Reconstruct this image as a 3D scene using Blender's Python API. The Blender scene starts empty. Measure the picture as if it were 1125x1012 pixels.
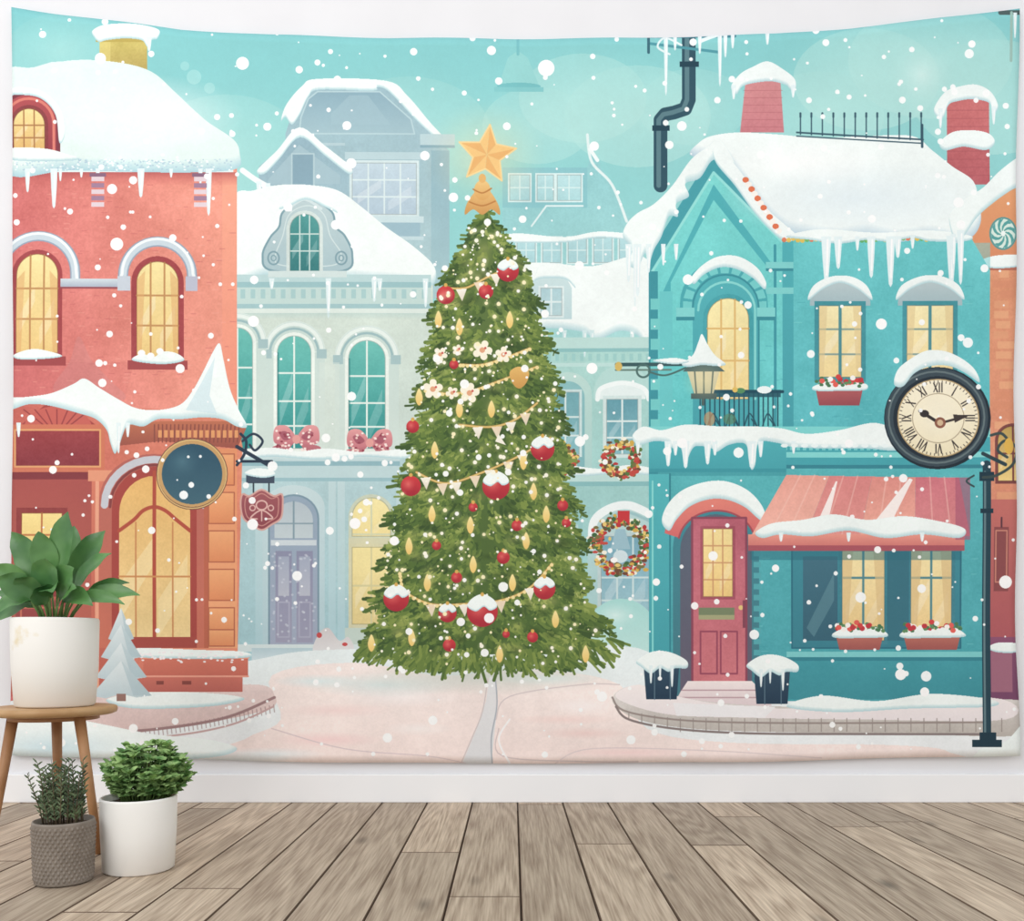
import bpy, math, random
import numpy as np
random.seed(7); rng=np.random.RandomState(3)
sc=bpy.context.scene
sc.view_settings.view_transform='Standard'
PPM=500.0          # tapestry print: artwork units per metre
CAMH=0.342

# =====================================================================
#  PRINTED ARTWORK OF THE WALL TAPESTRY (drawn with numpy)
# =====================================================================
S=2
AW,AH=1125*S,850*S
A=np.zeros((AH,AW,3),np.float32)
def C(c): return np.array(c,np.float32)/255.0
def vnoise(cells):
    gy,gx=int(AH/cells)+3,int(AW/cells)+3
    g=rng.rand(gy,gx).astype(np.float32)
    ys=np.arange(AH)/cells; xs=np.arange(AW)/cells
    yi=ys.astype(int); xi=xs.astype(int)
    fy=(ys-yi); fx=(xs-xi); fy=(fy*fy*(3-2*fy))[:,None]; fx=(fx*fx*(3-2*fx))[None,:]
    a=g[yi][:,xi]; b=g[yi][:,xi+1]; c=g[yi+1][:,xi]; d=g[yi+1][:,xi+1]
    return ((a*(1-fx)+b*fx)*(1-fy)+(c*(1-fx)+d*fx)*fy)*2-1
N=(0.45*vnoise(90)+0.25*vnoise(34)+0.2*vnoise(9)+0.3*vnoise(3)).astype(np.float32)

def clipbox(P,pad=2):
    x0=max(int(P[:,0].min())-pad,0); x1=min(int(P[:,0].max())+pad+1,AW)
    y0=max(int(P[:,1].min())-pad,0); y1=min(int(P[:,1].max())+pad+1,AH)
    return x0,y0,x1,y1
def mpoly(pts):
    P=np.asarray(pts,float)*S
    x0,y0,x1,y1=clipbox(P)
    if x1<=x0 or y1<=y0: return None
    m=np.zeros((y1-y0,x1-x0),np.float32); xs=np.arange(x0,x1)+.5
    n=len(P)
    for i in range(n):
        ax,ay=P[i]; bx,by=P[(i+1)%n]
        if ay==by: continue
        sg=1.0
        if ay>by: ax,ay,bx,by=bx,by,ax,ay; sg=-1.0
        r0=max(int(math.ceil(ay-.5)),y0); r1=min(int(math.ceil(by-.5)),y1)
        if r1<=r0: continue
        ys=np.arange(r0,r1)+.5
        xi=ax+(ys-ay)*(bx-ax)/(by-ay)
        m[r0-y0:r1-y0]+=sg*np.clip(xs[None,:]-xi[:,None]+.5,0,1)
    return np.clip(np.abs(m),0,1),x0,y0
def put(mm,col,col2=None,d='v',alpha=1.0,a2=None,tex=0.0):
    if mm is None: return
    m,x0,y0=mm; h,w=m.shape
    R=A[y0:y0+h,x0:x0+w]
    if d=='v': t=np.linspace(0,1,h,dtype=np.float32)[:,None]*np.ones((1,w),np.float32)
    elif d=='h': t=np.linspace(0,1,w,dtype=np.float32)[None,:]*np.ones((h,1),np.float32)
    else: t=(np.linspace(0,1,h,dtype=np.float32)[:,None]+np.linspace(0,1,w,dtype=np.float32)[None,:])/2
    c=C(col)[None,None,:]
    if col2 is not None: c=c*(1-t[...,None])+C(col2)[None,None,:]*t[...,None]
    if tex: c=c+(N[y0:y0+h,x0:x0+w]*tex)[...,None]
    a=alpha if a2 is None else alpha*(1-t)+a2*t
    A[y0:y0+h,x0:x0+w]=R+(c-R)*(m*a)[...,None]
def poly(pts,col,col2=None,**k): put(mpoly(pts),col,col2,**k)
def box(x0,y0,x1,y1,col,col2=None,**k): poly([(x0,y0),(x1,y0),(x1,y1),(x0,y1)],col,col2,**k)
def ellp(cx,cy,rx,ry,a0=0,a1=360,n=36):
    return [(cx+rx*math.cos(math.radians(a0+(a1-a0)*i/n)),cy+ry*math.sin(math.radians(a0+(a1-a0)*i/n))) for i in range(n+(0 if a1-a0==360 else 1))]
def ell(cx,cy,rx,ry,col,col2=None,**k):
    poly(ellp(cx,cy,rx,ry,n=14 if rx<4 else 36),col,col2,**k)
def smooth(P,closed=True,n=7):
    P=[np.array(p,float) for p in P]; L=len(P); out=[]
    rg=range(L) if closed else range(L-1)
    for i in rg:
        if closed: p0,p1,p2,p3=P[i-1],P[i],P[(i+1)%L],P[(i+2)%L]
        else: p0=P[max(i-1,0)];p1=P[i];p2=P[i+1];p3=P[min(i+2,L-1)]
        for j in range(n):
            t=j/n
            out.append(.5*((2*p1)+(-p0+p2)*t+(2*p0-5*p1+4*p2-p3)*t*t+(-p0+3*p1-3*p2+p3)*t**3))
    if not closed: out.append(P[-1])
    return out
def mline(pts,w):
    P=np.asarray(pts,float)*S; r=w*S/2
    x0,y0,x1,y1=clipbox(P,int(r)+2)
    if x1<=x0 or y1<=y0: return None
    m=np.zeros((y1-y0,x1-x0),np.float32)
    for i in range(len(P)-1):
        a=P[i]; b=P[i+1]
        bx0=max(int(min(a[0],b[0])-r-2),x0); bx1=min(int(max(a[0],b[0])+r+3),x1)
        by0=max(int(min(a[1],b[1])-r-2),y0); by1=min(int(max(a[1],b[1])+r+3),y1)
        if bx1<=bx0 or by1<=by0: continue
        X=(np.arange(bx0,bx1)+.5)[None,:]; Y=(np.arange(by0,by1)+.5)[:,None]
        dx,dy=b-a; L2=dx*dx+dy*dy+1e-9
        t=np.clip(((X-a[0])*dx+(Y-a[1])*dy)/L2,0,1)
        dd=np.sqrt((X-a[0]-t*dx)**2+(Y-a[1]-t*dy)**2)
        sl=m[by0-y0:by1-y0,bx0-x0:bx1-x0]
        np.maximum(sl,np.clip(r-dd+.5,0,1),out=sl)
    return m,x0,y0
def line(pts,w,col,**k): put(mline(pts,w),col,**k)
def curve(pts,w,col,**k): line(smooth(pts,False),w,col,**k)
def loop(pts,w,col,**k): line(list(pts)+[pts[0]],w,col,**k)
def glow(cx,cy,rx,ry,col,alpha,p=1.5):
    cx*=S;cy*=S;rx*=S;ry*=S
    x0=max(int(cx-rx),0);x1=min(int(cx+rx),AW);y0=max(int(cy-ry),0);y1=min(int(cy+ry),AH)
    if x1<=x0 or y1<=y0: return
    X=(np.arange(x0,x1)-cx)[None,:]/rx; Y=(np.arange(y0,y1)-cy)[:,None]/ry
    m=np.clip(1-np.sqrt(X*X+Y*Y),0,1)**p
    put((m.astype(np.float32),x0,y0),col,alpha=alpha)
SN=(242,251,249); SS=(180,216,222)
def snow(pts,sm=True,white=SN,shade=SS,k=6,n=6):
    P=smooth(pts,True,n) if sm else pts
    mm=mpoly(P)
    if mm is None: return
    m,x0,y0=mm
    put(mm,shade)
    acc=np.zeros_like(m); cnt=0
    for q in range(1,k+1,1):
        s=q*S
        sh=np.zeros_like(m)
        if s<m.shape[0]: sh[:-s]=m[s:]
        acc+=sh; cnt+=1
    acc/=cnt
    put((m*acc,x0,y0),white,tex=0.012)
def icicle(x,y,w,h,col=(228,244,246)):
    poly([(x-w/2,y-2),(x+w/2,y-2),(x+w*.36,y+h*.5),(x+w*.2,y+h*.93),(x,y+h),(x-w*.2,y+h*.93),(x-w*.36,y+h*.5)],col)
    line([(x+w*.15,y+2),(x+w*.05,y+h*.8)],w*.18,(255,255,255))
def archp(x0,y0,x1,y1,rise=None,n=16):
    r=(x1-x0)/2 if rise is None else rise
    cx=(x0+x1)/2
    return [(x0,y1)]+ellp(cx,y0+r,(x1-x0)/2,r,180,360,n)+[(x1,y1)]
def rectp(x0,y0,x1,y1): return [(x0,y1),(x0,y0),(x1,y0),(x1,y1)]
YG=(248,232,168); YG2=(238,204,134)
def win(x0,y0,x1,y1,g=YG,g2=YG2,frame=(190,86,78),fw=4,mun=None,mw=2,nx=2,rows=(.5,),arch=True,rise=None,refl=True):
    mun=mun or frame
    f=archp if arch else (lambda a,b,c,d,rise=None:rectp(a,b,c,d))
    rr=None
    if arch: rr=rise
    poly(f(x0-fw,y0-fw,x1+fw,y1+fw,rise=(None if rr is None else rr+fw*.5)),frame,tex=.03)
    poly(f(x0,y0,x1,y1,rise=rr),g,g2,tex=.03)
    if refl:
        w=x1-x0;h=y1-y0
        poly([(x0+w*.08,y0+h*.62),(x0+w*.45,y0+h*.32),(x0+w*.45,y0+h*.48),(x0+w*.08,y0+h*.8)],(255,255,255),alpha=.22)
        poly([(x0+w*.56,y0+h*.75),(x0+w*.92,y0+h*.45),(x0+w*.92,y0+h*.66),(x0+w*.56,y0+h*.93)],(255,255,255),alpha=.18)
    r=(x1-x0)/2 if (arch and rise is None) else (rise or 0)
    for i in range(1,nx):
        xx=x0+(x1-x0)*i/nx
        top=y0
        if arch:
            u=(xx-(x0+x1)/2)/((x1-x0)/2); top=y0+r-r*math.sqrt(max(0,1-u*u))
        line([(xx,top),(xx,y1)],mw,mun)
    for t in rows:
        yy=y0+(y1-y0)*t; hw=(x1-x0)/2
        if arch and yy<y0+r: hw*=math.sqrt(max(0,1-((y0+r-yy)/r)**2))
        cx=(x0+x1)/2
        line([(cx-hw,yy),(cx+hw,yy)],mw,mun)
    loop(f(x0,y0,x1,y1,rise=rr),1,tuple(int(v*.7) for v in mun),alpha=.6)
def flowers(x0,x1,y,n=14):
    for i in range(n*2):
        x=random.uniform(x0,x1); yy=y+random.uniform(-5,4)
        ell(x,yy,2.2,1.8,random.choice([(70,120,80),(90,140,90)]))
    for i in range(n):
        x=random.uniform(x0,x1); yy=y+random.uniform(-7,3)
        ell(x,yy,3,2.8,random.choice([(220,60,60),(235,90,80),(250,245,240),(252,252,250),(200,50,60)]))
def wreath(cx,cy,r,w=8):
    for i in range(int(r*13)):
        a=random.uniform(0,6.283); q=r+random.gauss(0,w*.38)
        x=cx+q*math.cos(a); y=cy+q*math.sin(a)
        ell(x,y,random.uniform(1.6,3.2),random.uniform(1.4,2.6),random.choice([(60,100,60),(84,120,60),(120,110,60),(200,70,60),(214,170,70),(235,200,110),(190,50,50),(110,70,50),(245,240,220)]))

# ---------------- sky
box(0,0,1125,850,(124,204,206),(178,228,220))
for (x,y,r,a) in [(640,110,70,.5),(700,130,80,.5),(590,140,60,.4),(760,120,60,.3),(950,90,80,.55),(1020,70,90,.5),(1090,110,90,.5),(900,130,70,.4),(70,60,60,.2),(250,170,90,.35),(450,150,90,.3)]:
    ell(x,y,r,r*.7,(164,222,217),(178,228,222),alpha=a)
    glow(x,y,r*1.4,r,(182,232,225),.4)
box(0,0,1125,50,(104,190,196),(124,204,206),alpha=.5,a2=0)
ell(215,88,8,8,(160,222,220),alpha=.7); ell(232,100,6,6,(160,222,220),alpha=.7); ell(205,76,5,5,(160,222,220),alpha=.6)
poly([(548,96),(592,96),(580,66),(572,60),(566,60),(558,66)],(142,212,210)); line([(569,40),(569,62)],3,(110,190,196)); ell(570,97,24,4,(108,190,194)); box(543,98,597,103,(122,200,202))
glow(1010,85,40,40,(220,245,240),.6,2)

# ---------------- far buildings behind (blue grey)
poly([(315,300),(315,150),(322,128),(346,97),(425,97),(462,132),(474,150),(494,168),(494,330),(315,330)],(150,186,198),(172,204,208),tex=.03)
poly([(340,112),(350,104),(418,104),(452,134),(456,150),(330,150),(332,132)],(134,172,188),(158,192,202))
loop([(340,112),(350,104),(418,104),(452,134),(456,150),(330,150),(332,132)],1.5,(182,212,218))
poly([(365,128),(385,108),(405,108),(430,140),(365,140)],(158,192,203),alpha=.6)
snow([(310,136),(316,118),(333,98),(350,90),(425,92),(448,108),(472,136),(492,158),(494,166),(474,150),(455,132),(428,104),(415,99),(410,103),(352,102),(340,110),(330,130),(322,140),(315,132)],k=3)
box(474,168,494,330,(130,174,190),(158,198,204),alpha=.7)
box(462,150,500,162,(184,212,217)); box(462,162,500,165,(130,170,184))
box(380,170,468,178,(184,212,218)); 
win(388,182,458,238,(190,212,224),(176,200,216),(210,230,232),3,mun=(218,236,236),nx=4,rows=(.33,.66),arch=False,mw=1.6)
box(382,240,466,247,(200,224,228)); box(386,247,462,262,(150,186,200)); box(382,262,466,266,(190,216,222))
box(315,160,380,163,(178,206,213))
poly([(286,186),(330,148),(384,188),(384,300),(286,300)],(142,178,193),(168,200,208),tex=.03)
poly([(296,200),(330,162),(375,196),(375,205),(296,205)],(160,192,203))
box(322,172,346,210,(130,166,183)); loop(rectp(322,172,346,210),1.5,(182,210,216))
snow([(284,190),(306,168),(330,143),(358,163),(386,186),(384,194),(358,174),(331,154),(308,178),(292,194)],k=3)
curve([(268,190),(282,200),(296,208)],6,SN); icicle(286,204,6,18); icicle(296,206,5,12)
# behind, right of tree
poly([(552,330),(552,186),(645,186),(650,168),(668,200),(690,240),(712,262),(712,400),(552,400)],(136,202,206),(162,218,216),tex=.03)
box(552,186,645,230,(130,196,203)); 
for x in (560,590,612): 
    win(x,194,x+(22 if x<590 else 18 if x==590 else 26),222,(180,222,226),(164,214,218),(212,238,237),2,nx=2,rows=(.5,),arch=False,mw=1.3,refl=False)
curve([(645,150),(650,180),(672,205),(688,245)],3,(226,243,242)); line([(648,166),(656,178)],4,(240,250,249))
line([(584,250),(600,228),(640,228)],2,(220,240,240))
for x in (568,596,624,652,680): win(x,263,x+20,290,(174,218,223),(162,210,216),(210,236,236),2,nx=2,rows=(.5,),arch=False,mw=1.3,refl=False)
snow([(545,262),(570,258),(620,262),(660,256),(712,262),(712,268),(660,263),(620,268),(560,268)],k=2)

# ---------------- middle right building
box(548,372,716,700,(166,214,206),(148,204,205),tex=.03)
snow([(548,300),(570,292),(600,290),(650,294),(712,288),(716,385),(700,370),(680,365),(655,375),(640,366),(600,362),(580,372),(560,378),(548,360)],k=8)
for x,h in [(642,28),(650,14),(694,22),(600,12),(620,10)]: icicle(x,366,5,h,(206,232,234))
poly([(583,352),(583,318),(592,300),(618,300),(628,318),(628,352)],(200,225,226),(186,216,220))
win(594,318,617,348,(168,206,214),(182,216,220),(218,236,236),2.5,nx=2,rows=(.5,),arch=False,refl=False)
snow([(580,318),(588,304),(594,294),(618,294),(626,304),(632,318),(620,308),(592,308)],k=3)
box(588,372,716,384,(184,222,216)); box(588,384,716,388,(134,192,192))
box(588,400,716,404,(184,222,217))
for i in range(14): box(592+i*9,390,596+i*9,398,(150,204,200))
poly(archp(598,410,650,520),(184,220,212),(166,208,204)); poly(archp(606,420,642,520),(132,190,193),(120,178,184))
poly(archp(652,402,714,440),(176,218,212)); 
poly(archp(658,422,708,440,12),(228,242,241))
curve([(656,440),(660,428),(683,422),(706,428),(712,440)],5,(240,249,248))
win(666,440,700,500,(94,158,174),(128,186,195),(210,231,229),4,mun=(218,236,234),nx=2,rows=(.4,.7),arch=False)
win(606,432,636,500,(106,168,178),(128,186,194),(200,225,224),3,mun=(210,230,228),nx=2,rows=(.4,.7),arch=False)
box(588,520,716,530,(186,222,217)); box(588,530,716,535,(130,188,190))
snow([(590,516),(620,512),(660,516),(690,512),(716,516),(716,523),(680,521),(640,524),(600,521)],k=3)
wreath(682,506,17); wreath(616,506,13,7)
poly(archp(645,556,716,700),(182,216,215),(158,203,205)); 
curve([(650,600),(652,574),(668,560),(690,556),(714,566)],9,(240,249,249)); curve([(656,604),(658,582),(672,568),(690,564),(714,574)],3,(150,196,200))
win(660,590,712,690,(114,168,188),(158,202,212),(188,211,212),4,mun=(200,224,225),nx=3,rows=(.45,.7),arch=False)
wreath(681,600,27,10)
poly([(676,582),(686,582),(692,604),(670,604)],(150,190,204)); poly([(678,562),(691,562),(691,578),(685,572),(678,578)],(206,50,55)); ell(681,612,8,7,(206,226,232)); ell(674,616,4,3,(250,250,248))
box(600,560,640,700,(146,200,201)); win(606,580,632,680,(180,204,182),(156,194,194),(176,212,211),3,arch=False,rows=(.3,.6))
ell(682,700,40,42,(162,220,215),(196,234,229)); ell(650,712,30,26,(182,228,223),(210,238,234)); glow(675,676,26,16,(220,244,240),.8)

# ---------------- middle left pale house
box(258,300,476,730,(208,223,210),(196,218,214),tex=.035)
box(258,505,476,730,(178,210,214),(156,199,208),tex=.035)
snow([(258,222),(280,212),(308,206),(340,206),(372,212),(398,230),(425,252),(456,274),(478,296),(474,316),(440,312),(380,308),(300,304),(258,308)],k=10)
box(258,304,474,312,(182,214,215)); box(258,312,474,318,(148,192,196)); box(258,318,474,336,(190,217,212)); 
for i in range(19): box(266+i*11,320,271+i*11,330,(162,202,202))
box(258,336,474,341,(156,196,199)); box(258,341,474,346,(218,232,224))
for x,h in [(300,10),(362,42),(412,24),(418,12),(468,30)]: icicle(x,310,6,h,(222,240,242))
box(258,346,474,352,(176,206,202),alpha=.6,a2=0)
# ornate dormer
poly(smooth([(302,300),(290,284),(298,264),(308,252),(312,236),(330,224),(348,224),(366,236),(370,252),(380,262),(388,282),(378,300)]),(184,206,209),(164,193,200))
loop(smooth([(302,300),(290,284),(298,264),(308,252),(312,236),(330,224),(348,224),(366,236),(370,252),(380,262),(388,282),(378,300)]),2.2,(118,156,168))
loop(smooth([(312,294),(304,284),(312,262),(318,240),(332,230),(346,230),(358,240),(364,262),(376,282),(366,294)]),1.2,(206,224,224))
for x in (302,376): loop(ellp(x,286,6,7),1.8,(120,156,168)); loop(ellp(x,286,2.5,3),1.2,(120,156,168))
curve([(318,232),(336,222),(354,232)],3,(206,224,226))
win(320,238,352,300,(74,154,150),(50,122,124),(206,222,218),4,mun=(196,220,214),nx=3,rows=(.35,.65),mw=1.5)
box(296,300,382,307,(206,224,222))
snow([(308,232),(318,220),(338,214),(358,220),(372,236),(362,232),(338,222),(318,230)],k=3)
# arched windows
for (x0,x1,y0) in [(306,343,371),(384,424,376),(246,279,362)]:
    cx=(x0+x1)/2; w=(x1-x0)/2
    poly(archp(x0-15,y0-16,x1+15,500),(194,216,209),(207,224,216))
    loop(archp(x0-15,y0-16,x1+15,500)[1:-1],1.0,(214,230,224))
    line(archp(x0-12,y0-13,x1+12,500)[1:-1],4,(228,240,234)); line(archp(x0-8,y0-8,x1+8,500)[1:-1],2.5,(148,184,187))
    win(x0,y0,x1,494,(100,192,180),(44,144,142),(232,242,234),4,mun=(226,240,232),mw=2,nx=2,rows=(.33,.58,.8))
    box(x0-17,y0+w-4,x0-6,y0+w+6,(160,192,194)); box(x1+6,y0+w-4,x1+17,y0+w+6,(160,192,194))
    line([(x0+1,y0+w),(x0+1,494)],1.5,(40,120,122),alpha=.7)
box(352,400,374,494,(212,226,216),alpha=.5)
def bow(cx,cy,s):
    for q in (-1,1):
        poly(smooth([(cx,cy),(cx+q*6*s,cy+8*s),(cx+q*12*s,cy+17*s),(cx+q*20*s,cy+15*s),(cx+q*24*s,cy+8*s),(cx+q*12*s,cy+4*s)]),(200,116,124),(180,96,108))
        poly(smooth([(cx,cy),(cx+q*9*s,cy-13*s),(cx+q*21*s,cy-12*s),(cx+q*22*s,cy+3*s),(cx+q*9*s,cy+5*s)]),(232,156,156),(200,112,122))
        poly(smooth([(cx+q*5*s,cy-2*s),(cx+q*11*s,cy-8*s),(cx+q*17*s,cy-6*s),(cx+q*12*s,cy+1*s)]),(150,66,86),alpha=.7)
        for j in range(22): ell(cx+q*random.uniform(5,21)*s,cy+random.uniform(-10,14)*s,1.5,1.2,random.choice([(250,230,222),(244,206,196),(150,60,76)]))
    ell(cx,cy,4*s,4.5*s,(232,156,150))
bow(327,484,1.1); bow(407,488,1.08)
box(262,498,440,508,(220,235,234),(182,212,216)); 
snow([(262,497),(300,493),(330,497),(360,494),(400,498),(445,495),(446,505),(400,503),(350,506),(300,503),(262,506)],k=3)
box(262,508,440,513,(138,182,192)); box(262,513,440,526,(186,214,217)); box(262,526,440,530,(148,190,198))
for x in (282,362,372,436): box(x,530,x+8,715,(190,217,220),(166,204,213))
poly(archp(290,534,358,715,24),(194,217,220),(172,204,213)); poly(archp(297,545,351,712,26),(142,164,184),(156,167,190))
line(archp(297,545,351,712,26),2,(116,146,163)); 
poly(archp(303,552,345,592,20),(176,191,200),(190,204,209)); line([(324,552),(324,592)],2,(126,152,165)); line([(303,576),(345,576)],1.5,(126,152,165)); box(299,594,349,600,(200,212,218))
for x0 in (304,327): box(x0,606,x0+18,706,(134,138,166),(152,152,177)); box(x0+3,612,x0+15,655,(156,166,188),(180,184,199)); loop(rectp(x0+3,662,x0+15,700),1.5,(166,168,190))
for i in range(60): ell(random.uniform(300,348),random.uniform(606,706),1.4,1.2,(200,206,218),alpha=.6)
win(388,548,430,590,(248,234,164),(241,219,145),(200,210,186),4,mun=(208,212,175),rows=(.95,),nx=2)
box(384,592,434,598,(208,208,175)); win(388,602,430,686,(241,224,152),(226,203,134),(208,206,170),4,mun=(208,200,148),nx=2,rows=(.5,),arch=False)
box(380,690,440,712,(190,209,199)); box(262,708,440,716,(208,224,225)); box(278,712,370,726,(176,204,213),(208,226,232))
glow(406,620,40,90,(255,238,160),.25)
poly(smooth([(345,712),(352,696),(362,690),(374,704),(384,700),(388,716),(350,722)]),(206,200,200),(226,226,228)); ell(352,698,3,3,(200,70,70)); ell(380,708,3,2,(200,70,70))

# ---------------- ground
poly(smooth([(0,770),(100,748),(262,728),(330,716),(420,712),(560,705),(700,712),(760,740),(1125,750),(1125,850),(0,850)],n=5),(230,242,243),(242,244,246),tex=.02)
poly(smooth([(300,742),(390,728),(480,742),(540,738),(600,736),(680,752),(710,800),(800,815),(980,818),(1040,826),(1030,850),(230,850),(270,812),(310,790)],n=5),(250,236,231),(250,228,222),tex=.03)
for (x,y,rx,ry,c) in [(440,765,70,12,(252,244,242)),(360,812,60,9,(250,212,210)),(460,800,40,8,(252,242,238)),(640,775,40,10,(252,242,240)),(690,826,80,7,(250,214,210)),(300,828,60,8,(232,242,245)),(250,836,80,12,(214,234,239)),(640,805,50,7,(245,212,206)),(850,830,100,7,(248,228,225)),(350,748,50,8,(222,239,241)),(600,745,60,8,(230,243,243)),(420,752,90,14,(216,232,231)),(370,780,60,8,(248,218,214)),(620,790,60,6,(250,220,214))]:
    glow(x,y,rx,ry,c,.9,1)
glow(535,742,150,22,(190,206,196),.7,1)
poly([(538,744),(545,744),(545,790),(540,838),(508,838),(524,800),(534,770)],(226,229,232),(216,222,227),alpha=.8)
curve([(544,742),(546,775),(540,810),(541,840)],1.5,(170,176,186)); curve([(536,746),(530,782),(518,812),(506,840)],1.3,(212,198,198))
curve([(545,790),(560,765),(640,752),(680,752)],1.2,(216,200,200)); curve([(300,800),(380,822),(470,830),(512,838)],1.2,(222,200,202))
curve([(548,800),(552,830),(640,836),(700,836)],1.3,(216,196,196)); curve([(560,790),(548,812),(560,838)],2,(252,248,248)); curve([(610,838),(650,822),(780,824),(900,832)],1.2,(226,206,206))
# left snow drift / pavement
poly(smooth([(10,790),(60,770),(120,762),(200,756),(285,752),(303,764),(298,778),(240,792),(170,802),(120,808)]),(236,214,210),(213,182,178),tex=.04)
for i in range(40):
    t=i/39; x=120+182*t; y=805-30*t**1.6
    line([(x,y-1),(x+1,y+7)],1,(140,102,104),alpha=.6)
curve([(100,806),(180,800),(250,788),(303,766)],3,(156,120,120)); curve([(104,812),(190,808),(255,796),(302,776)],2,(198,160,158)); 
snow([(14,800),(60,786),(110,794),(170,806),(230,812),(262,822),(230,832),(120,836),(14,832)],k=6,shade=(196,226,232)); glow(60,820,110,26,(190,220,230),.8)
snow([(120,768),(170,760),(240,762),(270,768),(230,776),(150,778)],k=4)

# ---------------- left coral building
poly([(14,186),(262,186),(262,745),(14,770)],(216,108,106),(243,152,128),d='h',tex=.06)
poly([(14,400),(150,400),(60,760),(14,760)],(190,84,88),alpha=.35,a2=.1,d='h')
box(246,192,262,470,(250,166,136),(242,138,112),alpha=.8); box(14,192,262,206,(170,70,74),(220,108,100),alpha=.75,a2=.05)
for i in range(240):
    x=random.uniform(20,255); y=random.uniform(205,440); line([(x,y),(x+random.uniform(3,7),y)],1,(196,90,92) if random.random()<.5 else (244,164,146),alpha=.45)
poly(smooth([(62,430),(80,400),(90,372),(104,398),(124,420),(140,440),(90,446)]),(206,136,136),alpha=.35)
# chimney & roof
box(112,44,164,84,(212,194,98),(184,160,84),tex=.05); box(112,44,124,84,(230,212,122),alpha=.6); box(108,40,168,50,(194,170,80))
snow([(104,38),(118,31),(150,30),(176,36),(175,46),(168,48),(164,55),(158,48),(140,46),(120,48),(112,50),(107,46)],k=3)
icicle(166,46,6,14)
poly([(14,86),(60,72),(100,70),(170,84),(258,162),(258,192),(14,192)],(226,242,242))
snow([(6,88),(40,78),(84,70),(130,72),(168,82),(196,106),(226,134),(258,156),(265,172),(262,188),(220,192),(160,192),(80,190),(6,190)],k=14,shade=(170,212,222),white=(228,246,242))
glow(160,130,110,46,(246,253,251),.7,1)
for i in range(300):
    x=random.uniform(16,256); y=random.uniform(178,190); ell(x,y,random.uniform(.8,1.6),random.uniform(.6,1.1),random.choice([(190,220,230),(168,198,216),(255,255,255)]),alpha=.8)
# dormer
poly(archp(6,106,68,172),(186,76,80),(152,58,68)); line(archp(2,106,67,172)[1:],4,(126,54,66)); line(archp(8,112,62,172)[1:],3,(228,122,108))
win(18,123,52,168,(248,226,150),(230,180,104),(142,60,64),4,mun=(176,118,70),nx=3,rows=(.4,.7),mw=1.5)
snow([(0,110),(20,100),(50,104),(70,124),(74,150),(68,160),(64,130),(48,112),(24,108)],k=3)
snow([(14,166),(50,166),(76,172),(90,178),(60,180),(14,178)],k=3)
for x,h,w in [(33,24,6),(62,42,8),(69,12,4),(157,30,8),(231,50,7),(222,16,5),(110,10,5),(190,8,4),(92,8,4)]: icicle(x,190,w,h)
for x in (110,222):
    for j in range(5): box(x-7,197+j*7,x+7,202+j*7,(226,206,214) if j%2==0 else (160,122,150))
    box(x-9,193,x+9,197,(134,96,122))
# second floor windows
def hood(x0,x1,yt,yb):
    cx=(x0+x1)/2; r=(x1-x0)/2
    arc=ellp(cx,yt+r,r,r,180,360,20)
    line([(x0,yb)]+arc+[(x1,yb)],11,(140,162,184)); line([(x0,yb)]+arc+[(x1,yb)],8,(198,214,224)); line([(x0-2,yb-2)]+ellp(cx,yt+r-2,r+1,r+1,180,360,20)+[(x1+2,yb-2)],3,(240,247,248))
win(22,282,67,390,(248,228,156),(238,200,124),(164,64,68),5,mun=(196,140,84),nx=3,rows=(.35,.66))
hood(4,86,262,312); hood(138,213,268,308)
win(153,290,198,396,(248,228,156),(238,200,124),(164,64,68),6,mun=(196,140,84),nx=3,rows=(.35,.66))
for x0,x1 in ((22,67),(153,198)):
    poly([(x0,310),(x0+9,300),(x0+5,394),(x0,394)],(222,160,96),alpha=.5); poly([(x1,310),(x1-9,300),(x1-5,394),(x1,394)],(222,160,96),alpha=.5)
box(70,309,136,318,(210,224,230),(160,170,190)); box(70,318,136,320,(150,72,80)); box(132,306,146,322,(196,206,218)); box(206,306,219,322,(184,188,206)); 
box(14,394,76,404,(164,68,70)); box(143,398,208,408,(164,68,70)); 
snow([(20,392),(40,386),(60,389),(72,394),(50,397),(24,397)],k=2); snow([(148,398),(158,391),(172,394),(180,388),(196,390),(204,398),(180,402)],k=3)
for (x,y) in [(158,390),(168,393),(178,388),(190,392)]: ell(x,y,4,3.5,(250,252,252))
# sign / shop front
poly([(14,442),(262,456),(268,492),(262,740),(14,765)],(200,94,84),(232,136,106),d='h',tex=.04)
poly([(20,474),(66,436),(118,476)],(168,68,66)); poly(archp(30,448,104,480,24),(204,94,84)); 
for i in range(7): line([(66,480),(30+i*12,452)],1.4,(154,62,64))
box(16,468,118,520,(212,114,86)); box(20,474,113,514,(158,60,64),(136,52,60),tex=.04); loop(rectp(20,474,113,514),2,(230,160,104))
box(16,520,120,528,(132,54,60)); box(16,528,104,760,(172,78,74),(192,100,80)); 
win(28,565,72,650,(250,224,142),(238,188,104),(146,60,60),6,mun=(196,120,70),nx=2,rows=(.28,),arch=False); box(22,660,80,740,(152,66,66)); loop(rectp(28,668,74,730),2,(200,108,86))
box(104,524,124,765,(218,118,94),(192,90,76)); box(108,524,112,765,(238,160,128)); box(100,518,128,530,(232,148,114)); 
# dentil cornice
poly([(120,470),(180,464),(262,464),(272,472),(262,494),(180,486),(126,492)],(194,108,78),(152,76,66))
for i in range(22): line([(172+i*4.4,468),(172+i*4.3,487)],1.3,(134,70,62))
for i in range(14): box(176+i*6.4,474,180+i*6.4,482,(230,152,96))
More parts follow.
